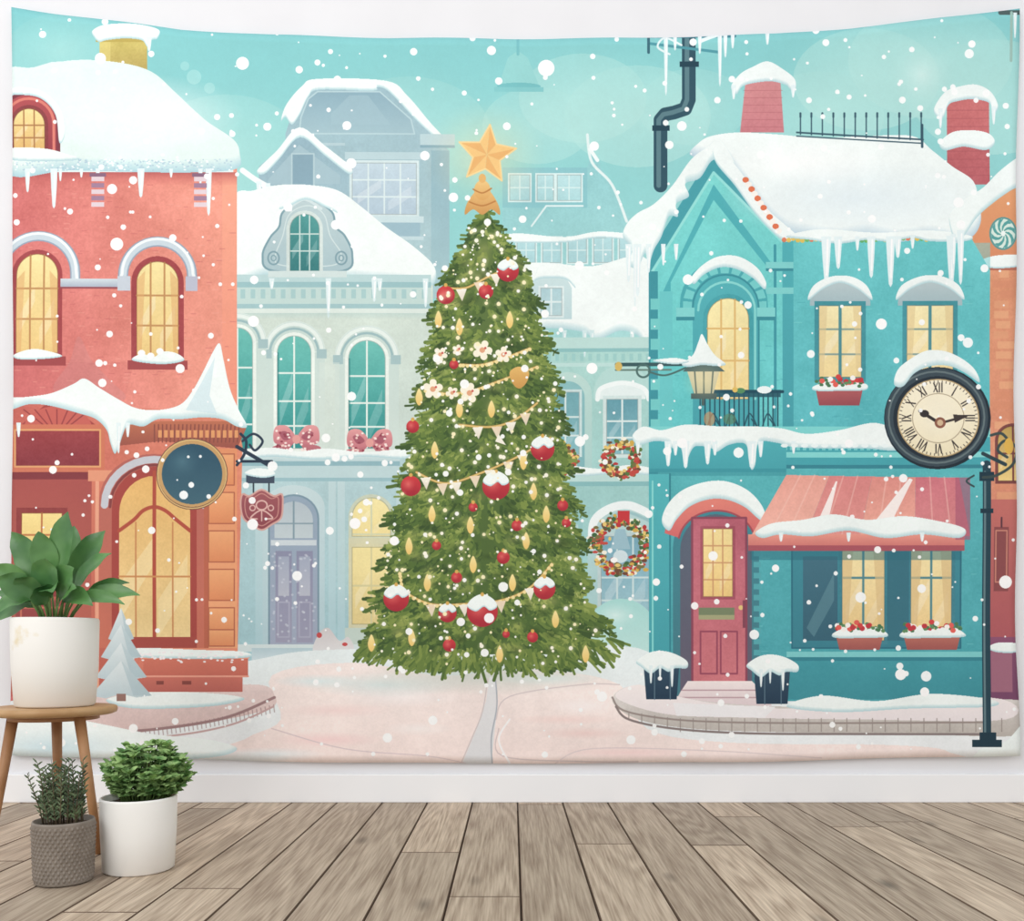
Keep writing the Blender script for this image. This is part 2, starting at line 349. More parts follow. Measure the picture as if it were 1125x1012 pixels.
# arch door
poly(archp(112,500,230,712,52),(182,96,86),(206,108,86)); line(archp(118,506,226,712,50)[1:-1],8,(196,198,206)); line(archp(124,512,220,712,46)[1:-1],3,(134,62,62))
poly(archp(126,514,218,712,46),(168,66,60)); 
poly(archp(134,524,211,702,40),(232,178,100),(243,212,146),tex=.04)
poly([(136,640),(172,590),(172,620),(136,680)],(255,240,190),alpha=.4); poly([(176,660),(208,610),(208,650),(176,700)],(255,240,190),alpha=.35)
line([(172,520),(172,704)],4,(180,74,58))
curve([(134,584),(150,572),(160,562),(172,558),(184,562),(196,572),(211,584)],4,(180,74,58)); line([(134,634),(211,634)],2,(210,140,82)); line([(152,575),(152,704)],1.6,(202,130,78)); line([(192,575),(192,704)],1.6,(202,130,78))
box(128,700,218,712,(168,70,62)); 
# right pilaster
box(226,494,262,716,(232,142,96),(242,166,116)); box(226,494,231,716,(190,96,72))
for y in (500,542,584,626,668,692): 
    box(231,y,259,y+(34 if y!=692 else 18),(242,166,110),(226,134,86)); loop(rectp(231,y,259,y+(34 if y!=692 else 18)),1.3,(178,94,68))
box(128,712,262,722,(232,138,106)); box(160,720,274,744,(218,116,94),(202,100,84)); box(150,742,268,760,(210,110,94),(188,94,84)); line([(160,722),(274,722)],3,(243,168,142)); line([(152,743),(274,743)],2,(238,156,134))
snow([(126,716),(160,712),(220,714),(268,716),(276,722),(230,724),(150,722)],k=3)
for i in range(60): ell(random.uniform(130,272),random.uniform(716,728),1.6,1,(246,240,242))
box(174,748,182,752,(136,66,60)); box(202,748,212,752,(136,66,60))
# snow over the shop front
snow([(14,440),(34,438),(60,434),(84,424),(96,418),(112,428),(132,440),(152,450),(176,452),(200,446),(214,430),(226,408),(236,388),(243,379),(247,396),(254,428),(264,452),(273,470),(262,470),(246,462),(224,460),(200,462),(176,462),(160,470),(144,468),(138,478),(134,490),(129,500),(124,488),(120,474),(108,462),(90,456),(60,448),(36,446),(14,452)],k=7)
poly([(206,452),(222,424),(238,394),(232,436),(240,456)],(190,222,232),alpha=.55)
for x,h in [(143,14),(133,32),(24,14)]: icicle(x,468,5,h)
# round sign
ell(213,522,39,39,(110,76,62)); ell(213,521,37,37,(200,154,96)); ell(213,522,33,33,(42,78,100),(60,98,114)); loop(ellp(213,522,37.5,37.5),1.2,(230,190,120)); glow(202,508,22,20,(90,136,150),.5)
# little pale fir tree
for (y0,y1,w) in [(668,702,14),(686,722,22),(706,744,28),(726,764,33)]:
    poly([(136,y0),(136+w,y1),(136+w*.5,y1+2),(136,y1-2),(136-w*.5,y1+3),(136-w,y1)],(226,236,238),(186,207,214)); poly([(136,y0),(136+w,y1),(136+w*.4,y1)],(160,188,198),alpha=.5)
box(131,762,141,770,(150,110,100))
# hanging shop sign
curve([(262,512),(270,500),(272,486),(266,478)],3,(40,54,72)); line([(262,492),(296,512)],4,(40,54,72)); curve([(268,486),(280,478),(290,486),(282,496),(276,490)],2.6,(40,54,72)); line([(262,508),(300,508)],3,(40,54,72))
box(272,520,303,532,(60,74,92)); snow([(270,522),(280,516),(298,517),(304,523),(290,526)],k=2); line([(280,532),(280,542)],1.6,(40,50,60)); line([(297,532),(297,542)],1.6,(40,50,60))
sg=smooth([(268,544),(276,546),(289,539),(302,546),(311,544),(312,556),(310,570),(300,577),(289,583),(278,577),(269,570),(266,556)],n=4)
poly(sg,(160,84,90),(138,62,72)); loop(sg,2,(214,160,150)); loop([(289+(p[0]-289)*.8,560+(p[1]-560)*.8) for p in sg],1,(206,140,130))
loop(ellp(289,556,6,5,n=16),1.6,(226,180,170)); curve([(289,561),(283,564),(277,570),(284,571)],1.6,(226,180,170)); curve([(289,561),(295,564),(301,570),(294,571)],1.6,(226,180,170)); loop(ellp(279,559,3,3,n=12),1.3,(226,180,170)); loop(ellp(299,559,3,3,n=12),1.3,(226,180,170)); line([(289,561),(289,573)],1.4,(226,180,170))

# ---------------- right side orange house
box(1078,240,1125,800,(230,150,108),(212,122,102),tex=.05)
poly([(1056,250),(1125,196),(1125,300),(1078,300)],(236,160,104),(220,132,92)); 
ell(1098,260,15,18,(84,150,148)); ell(1098,260,13,16,(214,234,222)); 
for a in range(0,360,45):
    q=[(1098+13*f*math.cos(math.radians(a+70*f)),260+16*f*math.sin(math.radians(a+70*f))) for f in (0,.25,.5,.75,1)]
    q2=[(1098+13*f*math.cos(math.radians(a+22+70*f)),260+16*f*math.sin(math.radians(a+22+70*f))) for f in (1,.75,.5,.25)]
    poly(q+q2,(76,158,156))
ell(1098,260,2.5,3,(240,248,244))
for i in range(34): 
    y=300+i*11; box(1086+random.uniform(0,10),y,1104+random.uniform(0,12),y+8,random.choice([(238,168,122),(222,138,102),(230,156,114)]),alpha=.8)
box(1072,290,1125,300,(184,102,82)); snow([(1070,292),(1090,284),(1125,284),(1125,294),(1090,298)],k=2)
win(1092,470,1125,530,(186,150,74),(242,206,124),(122,62,60),3,rows=(.5,))
box(1080,550,1125,720,(198,104,96),(172,80,88)); box(1088,580,1104,650,(140,70,72)); loop(rectp(1090,584,1102,640),1.4,(210,132,112)); line([(1096,570),(1096,580)],2,(90,50,60)); box(1080,700,1125,775,(140,76,108),(112,62,96)); box(1085,712,1108,760,(160,98,120))
snow([(1082,712),(1094,706),(1120,708),(1120,716),(1094,717)],k=2)
# chimney pair
box(1038,112,1084,206,(206,106,106),(188,88,96),tex=.05); 
for y in range(124,200,9): line([(1038,y),(1084,y)],.8,(164,74,82),alpha=.5)
snow([(1024,122),(1036,104),(1052,98),(1070,96),(1086,104),(1094,120),(1088,128),(1084,116),(1066,112),(1050,114),(1040,118),(1034,132),(1028,132)],k=4)
icicle(1031,124,5,20); icicle(1089,122,5,18)
snow([(1030,160),(1044,148),(1066,146),(1084,150),(1090,160),(1080,168),(1056,164),(1036,168)],k=4)

# ---------------- teal house
poly([(712,300),(783,178),(862,262),(1062,262),(1084,300),(1084,770),(712,770)],(100,210,208),(62,160,172),tex=.04)
box(866,270,1084,470,(100,201,206),(76,182,194),alpha=.5,tex=.04)
poly([(712,290),(783,176),(866,262),(866,500),(712,500)],(118,220,214),(86,198,201),tex=.04)
for i in range(170):
    x=random.uniform(716,1070); y=random.uniform(300,740); line([(x,y),(x+random.uniform(3,9),y)],1,(130,220,216) if random.random()<.5 else (50,148,162),alpha=.35)
# roof fascia
poly([(712,312),(712,282),(783,168),(868,262),(868,276),(783,192),(716,300)],(60,158,170)); line([(716,300),(783,192),(866,276)],3,(140,226,220))
poly([(724,330),(783,205),(845,290),(845,300),(783,222),(736,312),(736,330)],(68,175,183)); 
line([(850,272),(850,500)],3,(54,150,164)); box(858,262,870,500,(70,177,185),(58,154,168)); 
for y in (290,318): box(840,y,870,y+7,(118,210,208)); box(840,297,870,300,(50,140,154))
box(724,322,738,480,(96,200,202)); box(712,300,722,760,(52,146,160))
for y in range(330,480,22): box(714,y,724,y+12,(106,204,202)); 
# Main roof snow
snow([(757,172),(766,160),(780,152),(810,148),(850,150),(900,154),(950,152),(1000,152),(1022,168),(1044,186),(1066,202),(1072,226),(1074,246),(1066,262),(1048,270),(1020,264),(985,268),(950,262),(920,266),(885,262),(866,258),(852,248),(840,236),(828,218),(814,200),(800,182),(788,170),(778,178)],k=14,shade=(178,206,222))
glow(940,220,150,44,(216,231,238),.7,1); glow(880,180,90,26,(255,255,255),.6,1)
snow([(790,156),(776,164),(758,178),(738,206),(718,226),(700,236),(688,248),(684,262),(694,276),(690,292),(700,296),(708,280),(712,292),(718,276),(726,262),(734,240),(744,240),(742,226),(756,218),(752,204),(768,198),(783,178),(800,190),(806,182)],k=8)
snow([(783,166),(800,176),(822,204),(842,232),(862,250),(874,262),(862,268),(846,256),(826,234),(806,206),(786,182)],k=4)
for t in range(12):
    f=t/11; ell(818+f*36,200+f*56,3.6,3.2,(232,110,70) if t%2==0 else (250,244,236))
for i in range(32): ell(860+i*5,266+random.uniform(-2,1),2.6,2.6,random.choice([(110,180,80),(240,190,70),(235,110,70),(90,170,90)]),alpha=.9)
snow([(862,262),(900,254),(960,258),(1020,256),(1062,262),(1058,268),(1020,268),(1000,264),(975,268),(950,266),(920,270),(890,266)],k=3)
for x,h,w in [(906,50,11),(919,34,9),(955,44,9),(976,54,10),(984,22,8),(1042,54,11),(1000,12,5),(940,14,5)]: icicle(x,264,w,h)
for x,h,w in [(690,40,7),(700,56,8),(712,30,6),(728,22,5),(742,16,5),(697,70,4)]: icicle(x,272,w,h)
# right snow over orange roof
snow([(1040,240),(1056,222),(1076,210),(1094,192),(1112,178),(1125,172),(1125,204),(1108,212),(1088,226),(1070,242),(1056,262),(1046,268)],k=6); icicle(1052,258,8,58); icicle(1044,262,6,38)
# chimney + railing + pipe
poly([(818,92),(856,90),(860,148),(812,148)],(215,136,138),(200,114,122),tex=.04); 
for y in range(102,146,8): line([(816,y),(858,y)],.9,(180,94,104),alpha=.5)
snow([(802,98),(812,84),(826,76),(842,70),(858,78),(872,90),(872,104),(866,100),(862,96),(846,92),(826,94),(814,98),(808,106)],k=4); icicle(805,98,5,14); icicle(870,98,5,12)
for i in range(12):
    x=878+i*12; line([(x,128+i*.4),(x,150+i*.6)],1.4,(50,84,100)); line([(x,127),(x,131)],2.2,(50,84,100))
line([(874,148),(1012,156)],1.8,(46,80,96)); line([(1011,140),(1011,164)],2.6,(46,80,96)); line([(874,152),(1010,160)],1.4,(46,80,96))
P1=[(756,40),(756,112),(752,122),(740,126),(730,128),(725,134),(725,206)]
line(P1,15,(42,78,94)); line([(p[0]-2,p[1]) for p in P1],5,(84,124,134)); box(716,140,735,146,(30,62,78)); box(746,70,767,76,(30,62,78))
line([(712,42),(806,42)],4,(60,130,148)); line([(712,50),(790,60)],3,(70,150,164)); line([(712,38),(712,60)],3,(50,100,116))
curve([(735,62),(722,54),(730,44),(748,52)],2.2,(230,245,246)); curve([(768,48),(784,42),(802,38)],4,(236,248,248))
for x,h in [(790,60),(796,28),(768,24),(731,70),(804,18),(842,14),(741,20)]: icicle(x,38,5,h)
# street-lamp arm at the top right corner
line([(1096,18),(1118,18)],5,(70,90,90)); line([(1108,18),(1108,70)],3,(150,190,180)); icicle(1112,20,4,26)
# gable window
poly(archp(746,288,842,345),(64,168,177)); 
for i in range(11):
    a=math.radians(180+i*18); cx,cy=795,338
    poly([(cx+36*math.cos(a-.12),cy+36*math.sin(a-.12)),(cx+36*math.cos(a+.12),cy+36*math.sin(a+.12)),(cx+46*math.cos(a+.12),cy+44*math.sin(a+.12)),(cx+46*math.cos(a-.12),cy+44*math.sin(a-.12))],(106,206,205))
poly(archp(760,304,832,480),(72,177,185),(60,162,174)); line(archp(760,304,832,480)[1:],2,(48,140,154)); line(archp(766,312,828,440)[1:],2.5,(126,216,212))
win(776,330,821,440,(252,238,172),(243,214,140),(60,162,172),5,mun=(228,184,108),nx=3,rows=(.3,.62))
box(742,340,762,350,(120,212,210)); box(830,340,850,350,(120,212,210)); box(742,350,762,354,(50,140,154)); box(830,350,850,354,(50,140,154))
snow([(758,308),(770,294),(788,284),(810,284),(830,296),(840,312),(838,320),(826,308),(808,298),(790,296),(772,304),(762,314)],k=4)
# balcony
box(764,430,856,438,(40,94,108)); 
for i in range(17): line([(768+i*5.3,434),(768+i*5.3,478)],1.5,(34,78,94))
for i in range(4): curve([(776+i*20,470),(782+i*20,456),(790+i*20,470),(784+i*20,462)],1.4,(34,78,94))
line([(764,432),(858,432)],3.4,(28,72,90)); line([(764,476),(858,476)],3,(28,72,90)); ell(812,431,5,3,(80,140,90)); ell(800,462,7,6,(90,130,90),alpha=.6)
ell(806,430,3,3,(230,190,90)); ell(838,430,8,4,(240,250,250)); ell(778,462,6,8,(226,150,90),alpha=.6); 
# lamp
line([(677,402),(756,402)],4,(50,84,88)); line([(676,408),(736,408)],2,(98,128,118)); loop(ellp(706,409,7,7),2.2,(68,104,100)); curve([(712,410),(730,414),(752,406)],2,(68,104,100)); ell(679,404,4,5,(214,180,90))
poly([(754,410),(789,410),(782,436),(762,436)],(222,212,170),(186,186,150)); 
for x in (762,772,782): line([(x,410),(764+(x-762)*.8,436)],1.6,(70,94,92))
box(758,434,786,440,(70,94,92)); poly([(749,410),(770,388),(795,410)],(74,102,100)); line([(771,440),(771,446)],3,(70,94,92)); glow(772,420,26,26,(255,236,170),.4)
snow([(748,402),(760,392),(766,378),(770,369),(776,380),(784,392),(796,402),(786,404),(770,403),(756,405)],k=3); snow([(716,398),(740,395),(756,399),(740,402)],k=2)
# upper right windows
for x0,x1 in [(898,944),(994,1044)]:
    poly(archp(x0-10,308,x1+10,338,26),(186,203,206),(156,185,192)); snow([(x0-12,332),(x0-6,316),((x0+x1)/2-10,306),((x0+x1)/2+12,306),(x1+6,316),(x1+12,332),(x1-4,320),((x0+x1)/2,313),(x0+4,320)],k=3)
    win(x0,338,x1,416,(252,238,180),(246,218,150),(60,148,160),5,mun=(130,160,150),nx=2,rows=(.33,.68),arch=False); line([((x0+x1)/2,338),((x0+x1)/2,416)],3.4,(70,140,148))
    poly([(x0,338),(x0+9,338),(x0+5,416),(x0,416)],(228,200,140),alpha=.6); poly([(x1,338),(x1-9,338),(x1-5,416),(x1,416)],(228,200,140),alpha=.6)
for x0,x1,y in [(894,946,428)]:
    poly([(x0,y),(x1,y),(x1-4,y+19),(x0+4,y+19)],(186,90,92),(150,66,76)); flowers(x0,x1,y-3,16); snow([(x0-2,y-2),(x0+14,y-6),(x0+30,y-3),(x1+2,y-5),(x1+3,y+2),(x0+30,y+3),(x0,y+3)],k=2); flowers(x0,x1,y-6,7)
# mid cornice
box(712,470,1084,482,(116,213,211)); box(845,482,1084,512,(60,164,176)); 
for i in range(28): box(852+i*7,484,856+i*7,496,(112,206,206))
box(845,498,1084,504,(122,215,213)); box(845,512,1084,516,(46,130,146)); box(712,484,862,520,(70,177,186),(60,162,174)); box(712,516,862,524,(46,138,152),alpha=.5)
snow([(694,480),(706,470),(726,474),(752,468),(790,470),(824,470),(856,472),(884,478),(920,474),(960,466),(990,480),(984,496),(950,494),(900,494),(866,492),(852,488),(832,488),(828,512),(823,516),(818,490),(800,490),(786,498),(780,494),(762,492),(752,508),(746,492),(738,494),(734,488),(718,486),(700,490)],k=5)
for x,h,w in [(733,26,8),(752,28,9),(776,24,8),(824,28,10),(784,14,6),(834,16,6),(741,14,6),(700,12,5),(870,12,5)]: icicle(x,488,w,h)
for i in range(12): ell(860+i*11,491,4,2,(236,248,248))
# ground floor
box(735,726,1084,768,(54,148,162),(48,134,148),alpha=.7)
box(712,522,735,765,(74,183,190),(56,154,168)); line([(735,522),(735,765)],2,(46,132,146)); line([(716,530),(716,765)],2,(124,216,212))
poly(archp(738,556,832,765),(56,136,150),(62,120,134)); poly(archp(746,566,824,765),(82,98,116),(98,88,108))
for i in range(16): box(826,570+i*12,834,576+i*12,(76,168,177))
arc1=ellp(784,590,55,48,184,356,24); arc2=ellp(786,598,42,36,352,190,24)
poly(arc1+arc2,(238,132,114),(216,98,100)); line(arc2,2,(168,72,82)); 
snow([(726,574),(732,556),(748,540),(772,531),(796,530),(820,540),(836,558),(840,576),(830,570),(816,558),(796,550),(776,550),(756,558),(742,572),(734,584)],k=5)
box(759,570,818,752,(188,92,110),(212,114,122),tex=.04); loop(rectp(759,570,818,752),2.4,(140,64,84)); 
win(771,582,803,656,(250,224,150),(242,202,122),(166,76,92),3,mun=(208,148,100),nx=3,rows=(.25,.5,.75),arch=False,mw=1.4)
box(766,668,805,681,(116,130,96)); box(766,676,805,681,(164,164,120)); loop(rectp(768,694,786,740),1.8,(150,66,88)); loop(rectp(790,694,808,740),1.8,(150,66,88)); ell(812,668,2.6,2.6,(236,200,120)); box(814,660,817,690,(130,64,82))
poly([(754,748),(824,748),(836,760),(846,775),(738,775),(746,760)],(246,232,230),(222,202,206)); line([(748,758),(832,758)],1.3,(186,150,158)); line([(743,766),(840,766)],1.3,(186,150,158)); 
# shop window
box(868,600,1052,712,(56,140,156),(50,126,144)); loop(rectp(868,602,1052,712),2,(42,110,130))
box(880,612,918,704,(60,110,130),(48,94,114)); poly([(884,690),(914,630),(914,660),(892,700)],(110,160,170),alpha=.4)
for x0,x1 in [(923,969),(998,1042)]:
    win(x0,606,x1,704,(250,230,168),(240,202,132),(56,128,144),4,mun=(74,134,144),nx=2,rows=(.3,),arch=False,mw=2.4); poly([(x0,606),(x0+12,606),(x0+6,700),(x0,700)],(224,190,130),alpha=.7); poly([(x1,606),(x1-12,606),(x1-6,700),(x1,700)],(224,190,130),alpha=.7)
box(972,606,996,704,(50,110,128)); 
for x0,x1,y in [(916,968,698),(990,1052,698)]:
    poly([(x0,y),(x1,y),(x1-4,y+16),(x0+4,y+16)],(192,108,92),(158,78,76)); flowers(x0,x1,y-4,20)
    snow([(x0-3,y-2),(x0+14,y-9),(x0+30,y-5),(x1-10,y-9),(x1+3,y-3),(x1+3,y+2),(x0+30,y+3),(x0,y+3)],k=3); flowers(x0,x1,y-8,10)
box(862,716,1076,722,(116,204,206)); box(862,722,1076,726,(46,130,146))
# awning
aw=[(862,523),(909,524),(956,524.7),(1003,525.5),(1050,526)]; ab=[(822,592),(882,592),(942,591),(1002,591),(1062,590)]
cols=[((238,160,144),(246,178,160)),((224,130,128),(236,148,140)),((230,140,130),(244,170,150)),((208,108,120),(222,132,132))]
for i in range(4):
    poly([aw[i],aw[i+1],ab[i+1],ab[i]],cols[i][0],cols[i][1],tex=.04)
    for f in (.33,.66):
        line([(aw[i][0]+(aw[i+1][0]-aw[i][0])*f,aw[i][1]),(ab[i][0]+(ab[i+1][0]-ab[i][0])*f,ab[i][1])],1.6,(250,200,186),alpha=.45)
poly([(820,588),(1056,588),(1056,603),(820,603)],(240,150,132),(208,104,102)); box(820,600,1056,606,(172,78,90))
poly([(898,570),(916,530),(918,530),(908,572)],(252,238,234)); poly([(960,572),(996,527),(1000,528),(978,572)],(252,240,236)); box(1046,526,1062,594,(172,84,110),alpha=.7)
snow([(828,586),(846,576),(880,572),(914,566),(950,572),(990,568),(1030,574),(1056,582),(1050,592),(1010,588),(970,592),(930,584),(890,590),(856,588),(836,592)],k=5)
for x,h in [(856,8),(930,8),(1010,8)]: icicle(x,588,5,h)
box(822,606,1052,616,(36,104,122),alpha=.5)
# sidewalk right
poly(smooth([(672,770),(690,754),(730,762),(790,772),(900,776),(1084,768),(1125,775),(1125,806),(1000,806),(860,804),(760,800),(700,790)]),(224,218,214),(186,178,170),tex=.04)
poly(smooth([(676,766),(700,752),(740,764),(800,774),(900,778),(1084,766),(1100,790),(940,790),(820,788),(730,784)]),(248,238,236),(236,226,228))
for i in range(30):
    x=690+i*14; line([(x,789 if i>3 else 782+i*2),(x,803 if i>3 else 790+i*3)],1.2,(140,126,120),alpha=.7)
curve([(672,766),(684,780),(730,789),(800,793),(920,794),(1080,793)],2,(150,136,130)); curve([(676,776),(690,790),(740,800),(820,805),(940,806),(1080,806)],2.4,(132,118,116))
poly([(738,772),(850,776),(838,788),(742,786)],(240,238,240)); 
snow([(862,776),(900,764),(960,770),(1020,762),(1084,768),(1084,776),(1000,778),(920,782)],k=4)
# planters
for x0,x1,y0,y1 in [(706,745,730,768),(826,866,734,773)]:
    poly([(x0,y0),(x1,y0),(x1-3,y1),(x0+3,y1)],(46,72,94),(32,54,76)); line([(x0+12,y0),(x0+12,y1)],1.2,(80,110,128)); line([(x1-10,y0),(x1-10,y1)],1.2,(80,110,128))
    snow([(x0-8,y0-3),(x0+4,y0-12),(x0+18,y0-15),(x1-6,y0-12),(x1+8,y0-4),(x1+8,y0+4),(x1-4,y0+4),(x1-12,y0+8),(x0+18,y0+4),(x0+8,y0+10),(x0-2,y0+3)],k=4); icicle(x0+8,y0+3,4,18); icicle(x1-8,y0+3,4,22); icicle(x0+18,y0+3,3,14)
snow([(1060,838),(1076,820),(1100,814),(1125,792),(1125,850),(1060,850)],k=5)

# ---------------- street clock
line([(1080,512),(1080,814)],9,(34,62,76)); line([(1078,520),(1078,812)],2.2,(94,124,132)); box(1072,804,1090,818,(28,52,66)); box(1064,812,1096,820,(28,52,66)); box(1072,520,1088,530,(28,52,66)); box(1073,560,1087,565,(28,52,66))
line([(1076,500),(1100,512)],4,(40,60,68)); curve([(1076,526),(1090,524),(1108,512),(1112,494),(1100,486),(1092,496),(1102,504)],3,(54,70,70)); curve([(1085,480),(1096,478),(1104,486)],3,(54,70,70)); ell(1104,492,5,9,(226,176,70)); curve([(1066,524),(1058,530),(1066,536)],2,(50,70,74))
ell(1027,461,58,56,(30,42,52)); ell(1026,460,56,54,(54,70,80)); loop(ellp(1026,460,52,50),2,(96,114,118)); ell(1027,461,48,46,(34,44,54)); ell(1028,461,44.5,43,(250,240,212),(240,226,186)); loop(ellp(1028,461,44,42.5),1.2,(180,150,100)); loop(ellp(1028,461,28,27),.8,(150,130,100)); glow(1028,461,44,42,(255,250,230),.5)
for i in range(60):
    a=math.radians(i*6); line([(1028+40.5*math.cos(a),461+39*math.sin(a)),(1028+42.5*math.cos(a),461+41*math.sin(a))],.8,(60,54,50))
rom=['XII','I','II','III','IV','V','VI','VII','VIII','IX','X','XI']
for i,s in enumerate(rom):
    a=math.radians(i*30-90); ux,uy=math.cos(a),math.sin(a); vx,vy=-uy,ux
    wd={'I':2.8,'V':5.4,'X':5.4}; tot=sum(wd[c] for c in s); o=-tot/2
    def PT(u,v): return (1028+ux*(34.5+v)+vx*u,461+uy*(33.5+v)+vy*u)
    for c in s:
        w=wd[c]; m_=o+w/2; h=4.8
        if c=='I': line([PT(m_,h),PT(m_,-h)],1.3,(50,44,44))
        elif c=='V': line([PT(m_-2,h),PT(m_,-h)],1.4,(50,44,44)); line([PT(m_+2,h),PT(m_,-h)],.9,(50,44,44))
        else: line([PT(m_-2,h),PT(m_+2,-h)],1.4,(50,44,44)); line([PT(m_+2,h),PT(m_-2,-h)],.9,(50,44,44))
        o+=w
line([(1030,467),(1008,453)],3.4,(50,46,48)); ell(1013,456,5,4,(50,46,48)); line([(1028,467),(1058,459)],2.6,(60,52,50)); poly([(1044,457),(1062,458),(1046,466)],(60,52,50)); ell(1030,466,6,6,(140,84,66)); ell(1030,466,3.4,3.4,(214,180,140))
snow([(980,424),(984,408),(998,396),(1016,387),(1036,388),(1054,396),(1068,408),(1073,422),(1058,412),(1040,404),(1020,404),(1002,412),(990,426)],k=6)

# ---------------- Christmas tree
prof_y=[232,250,275,300,350,400,450,500,550,600,650,690,712,738]
prof_l=[2,12,28,44,58,68,76,86,100,110,120,132,130,70]
prof_r=[2,14,34,50,64,76,86,92,100,108,116,138,138,80]
CX=533
def tier(y,side): 
    ph=((y+side*9)%44)/44.0
    return .86+.17*ph
def halfw(y,side): return float(np.interp(y,prof_y,prof_l if side<0 else prof_r))
sil=[(CX,226)]
for i in range(88):
    y=232+i*5.6; sil.append((CX+halfw(y,1)*tier(y,1)*.93,y))
for i in range(87,-1,-1):
    y=232+i*5.6; sil.append((CX-halfw(y,-1)*tier(y,-1)*.93,y))
poly(sil,(92,116,58),(70,98,46))
fr=[]
for i in range(5200):
    y=233+500*(random.random()**.62)
    fr.append((y,random.choice((-1,1)),random.random()**.7))
fr.sort(key=lambda q:-q[0])
greens=[(58,84,42),(78,106,48),(100,126,56),(122,144,64),(144,162,78),(174,184,100)]
for (y,side,u) in fr:
    hw=halfw(y,side)*tier(y,side)
    x=CX+side*hw*u; L=random.uniform(4,10)*(.6+.4*min(1,(y-220)/200))
    ang=math.radians(90-side*(8+56*u)+random.uniform(-36,36))
    dx,dy=math.cos(ang),math.sin(ang)
    ph=1-((y+side*9)%44)/44.0
    g=.42*ph+.5*random.random()+.14*math.sin(x*.11)*math.sin(y*.07)
    idx=int(np.clip(g*5+random.uniform(-.9,.6),0,5))
    c=greens[idx]; w=random.uniform(2.0,4.2)
    line([(x,y),(x+dx*L*.6,y+dy*L*.6),(x+dx*L+side*1.5,y+dy*L*.85)],w,c)
    if random.random()<.25:
        nx_,ny_=-dy,dx
        line([(x+dx*L*.3,y+dy*L*.3),(x+dx*L*.6+nx_*4,y+dy*L*.6+ny_*4)],1.3,greens[min(5,idx+1)])
        line([(x+dx*L*.3,y+dy*L*.3),(x+dx*L*.6-nx_*4,y+dy*L*.6-ny_*4)],1.3,greens[max(0,idx-1)])
# ragged hanging branch tips on the hem
for k in range(44):
    t=k/43; x=CX-130+268*t; y=722+8*math.sin(k*2.3)-34*abs(t-.5)**1.5
    a=(t-.5)*1.6
    for q in range(7):
        b=a+random.uniform(-.5,.5); Lq=random.uniform(8,22)
        line([(x+random.uniform(-5,5),y),(x+math.sin(b)*Lq,y+math.cos(b)*Lq)],random.uniform(2,4),random.choice(greens[1:4]))
for i in range(140):   # deep pockets
    y=random.uniform(290,725); side=random.choice((-1,1)); u=random.uniform(0,.85); x=CX+side*halfw(y,side)*u
    glow(x,y,random.uniform(6,13),random.uniform(4,8),(46,66,34),.5,1)
for i in range(50):
    y=random.uniform(270,715); side=random.choice((-1,1)); u=random.uniform(0,.8); x=CX+side*halfw(y,side)*u
    glow(x,y,12,9,(206,200,110),.3,1.3)
# garlands
def garl(pts,beads=True,c=(226,190,108)):
    P=smooth(pts,False,10); line(P,2.8,(140,100,50)); line(P,2.0,c)
    if beads:
        for p in P[::2]: ell(p[0],p[1]+1,2.1,2.1,(246,222,150))
    return P
g1=garl([(490,318),(512,318),(536,306),(556,298),(568,300)],False)
garl([(506,402),(530,402),(556,394),(582,384)])
garl([(468,430),(492,434),(520,430),(548,420),(590,404)])
g2=garl([(458,520),(490,532),(530,520),(570,502),(604,482)],False); g3=garl([(505,468),(540,470),(566,462),(590,444)],False)
g4=garl([(440,630),(446,650),(474,664),(510,664),(550,660),(582,646),(606,620)])
def pen(x,y,s=1.0,c=(250,246,232)): poly([(x-6*s,y),(x+6*s,y-1),(x+1,y+13*s)],c,(226,214,190))
for g,cnt in ((g1,5),(g2,9),(g3,5),(g4,6)):
    for k in range(1,cnt):
        p=g[int(k*len(g)/cnt)]; pen(p[0],p[1]+1,1.0,(250,246,232) if k%2 else (240,214,180))
def cookie(x,y,r):
    a0=random.random()
    for k in range(5):
        a=k*1.2566-1.57+a0; ell(x+r*.66*math.cos(a),y+r*.66*math.sin(a),r*.36,r*.36,(250,242,218))
    ell(x,y,r*.62,r*.62,(250,242,218)); ell(x,y,r*.28,r*.28,(230,160,120)); ell(x+r*.3,y-r*.2,1.3,1.3,(206,80,70))
for x,y,r in [(476,429,11),(516,433,11),(530,386,11),(553,391,9),(484,391,8),(497,433,7),(503,386,6)]: cookie(x,y,r)
poly(smooth([(560,410),(570,404),(581,410),(578,422),(570,428),(563,422)]),(236,186,100),(206,146,70))
poly([(548,478),(556,490),(544,486)],(246,240,224)); 
def ball(x,y,r,cap=True):
    ell(x,y,r,r,(218,54,58),(166,36,50)); glow(x-r*.3,y-r*.2,r*.8,r*.8,(246,120,110),.7)
    if cap:
        snow([(x-r*.95,y-r*.3),(x-r*.7,y-r*.8),(x,y-r*1.12),(x+r*.7,y-r*.8),(x+r*.95,y-r*.3),(x+r*.5,y-r*.05),(x+r*.1,y-r*.3),(x-r*.4,y-r*.0)],k=2)
    ell(x,y-r*1.1,2,2.2,(220,170,80))
for x,y,r,cp in [(558,299,12,1),(490,326,10,0),(534,322,8,0),(545,535,15,1),(596,494,13,1),(452,535,11,0),(454,470,7,0),(436,658,14,1),(530,672,17,1),(492,674,10,1),(598,647,12,1),(494,709,7,0),(553,613,7,0),(502,635,6,0),(568,578,6,0),(499,402,5,0),(520,558,5,0),(480,600,5,0),(585,700,6,0),(556,697,4,0),(618,556,6,0),(622,575,5,0)]: ball(x,y,r,cp)
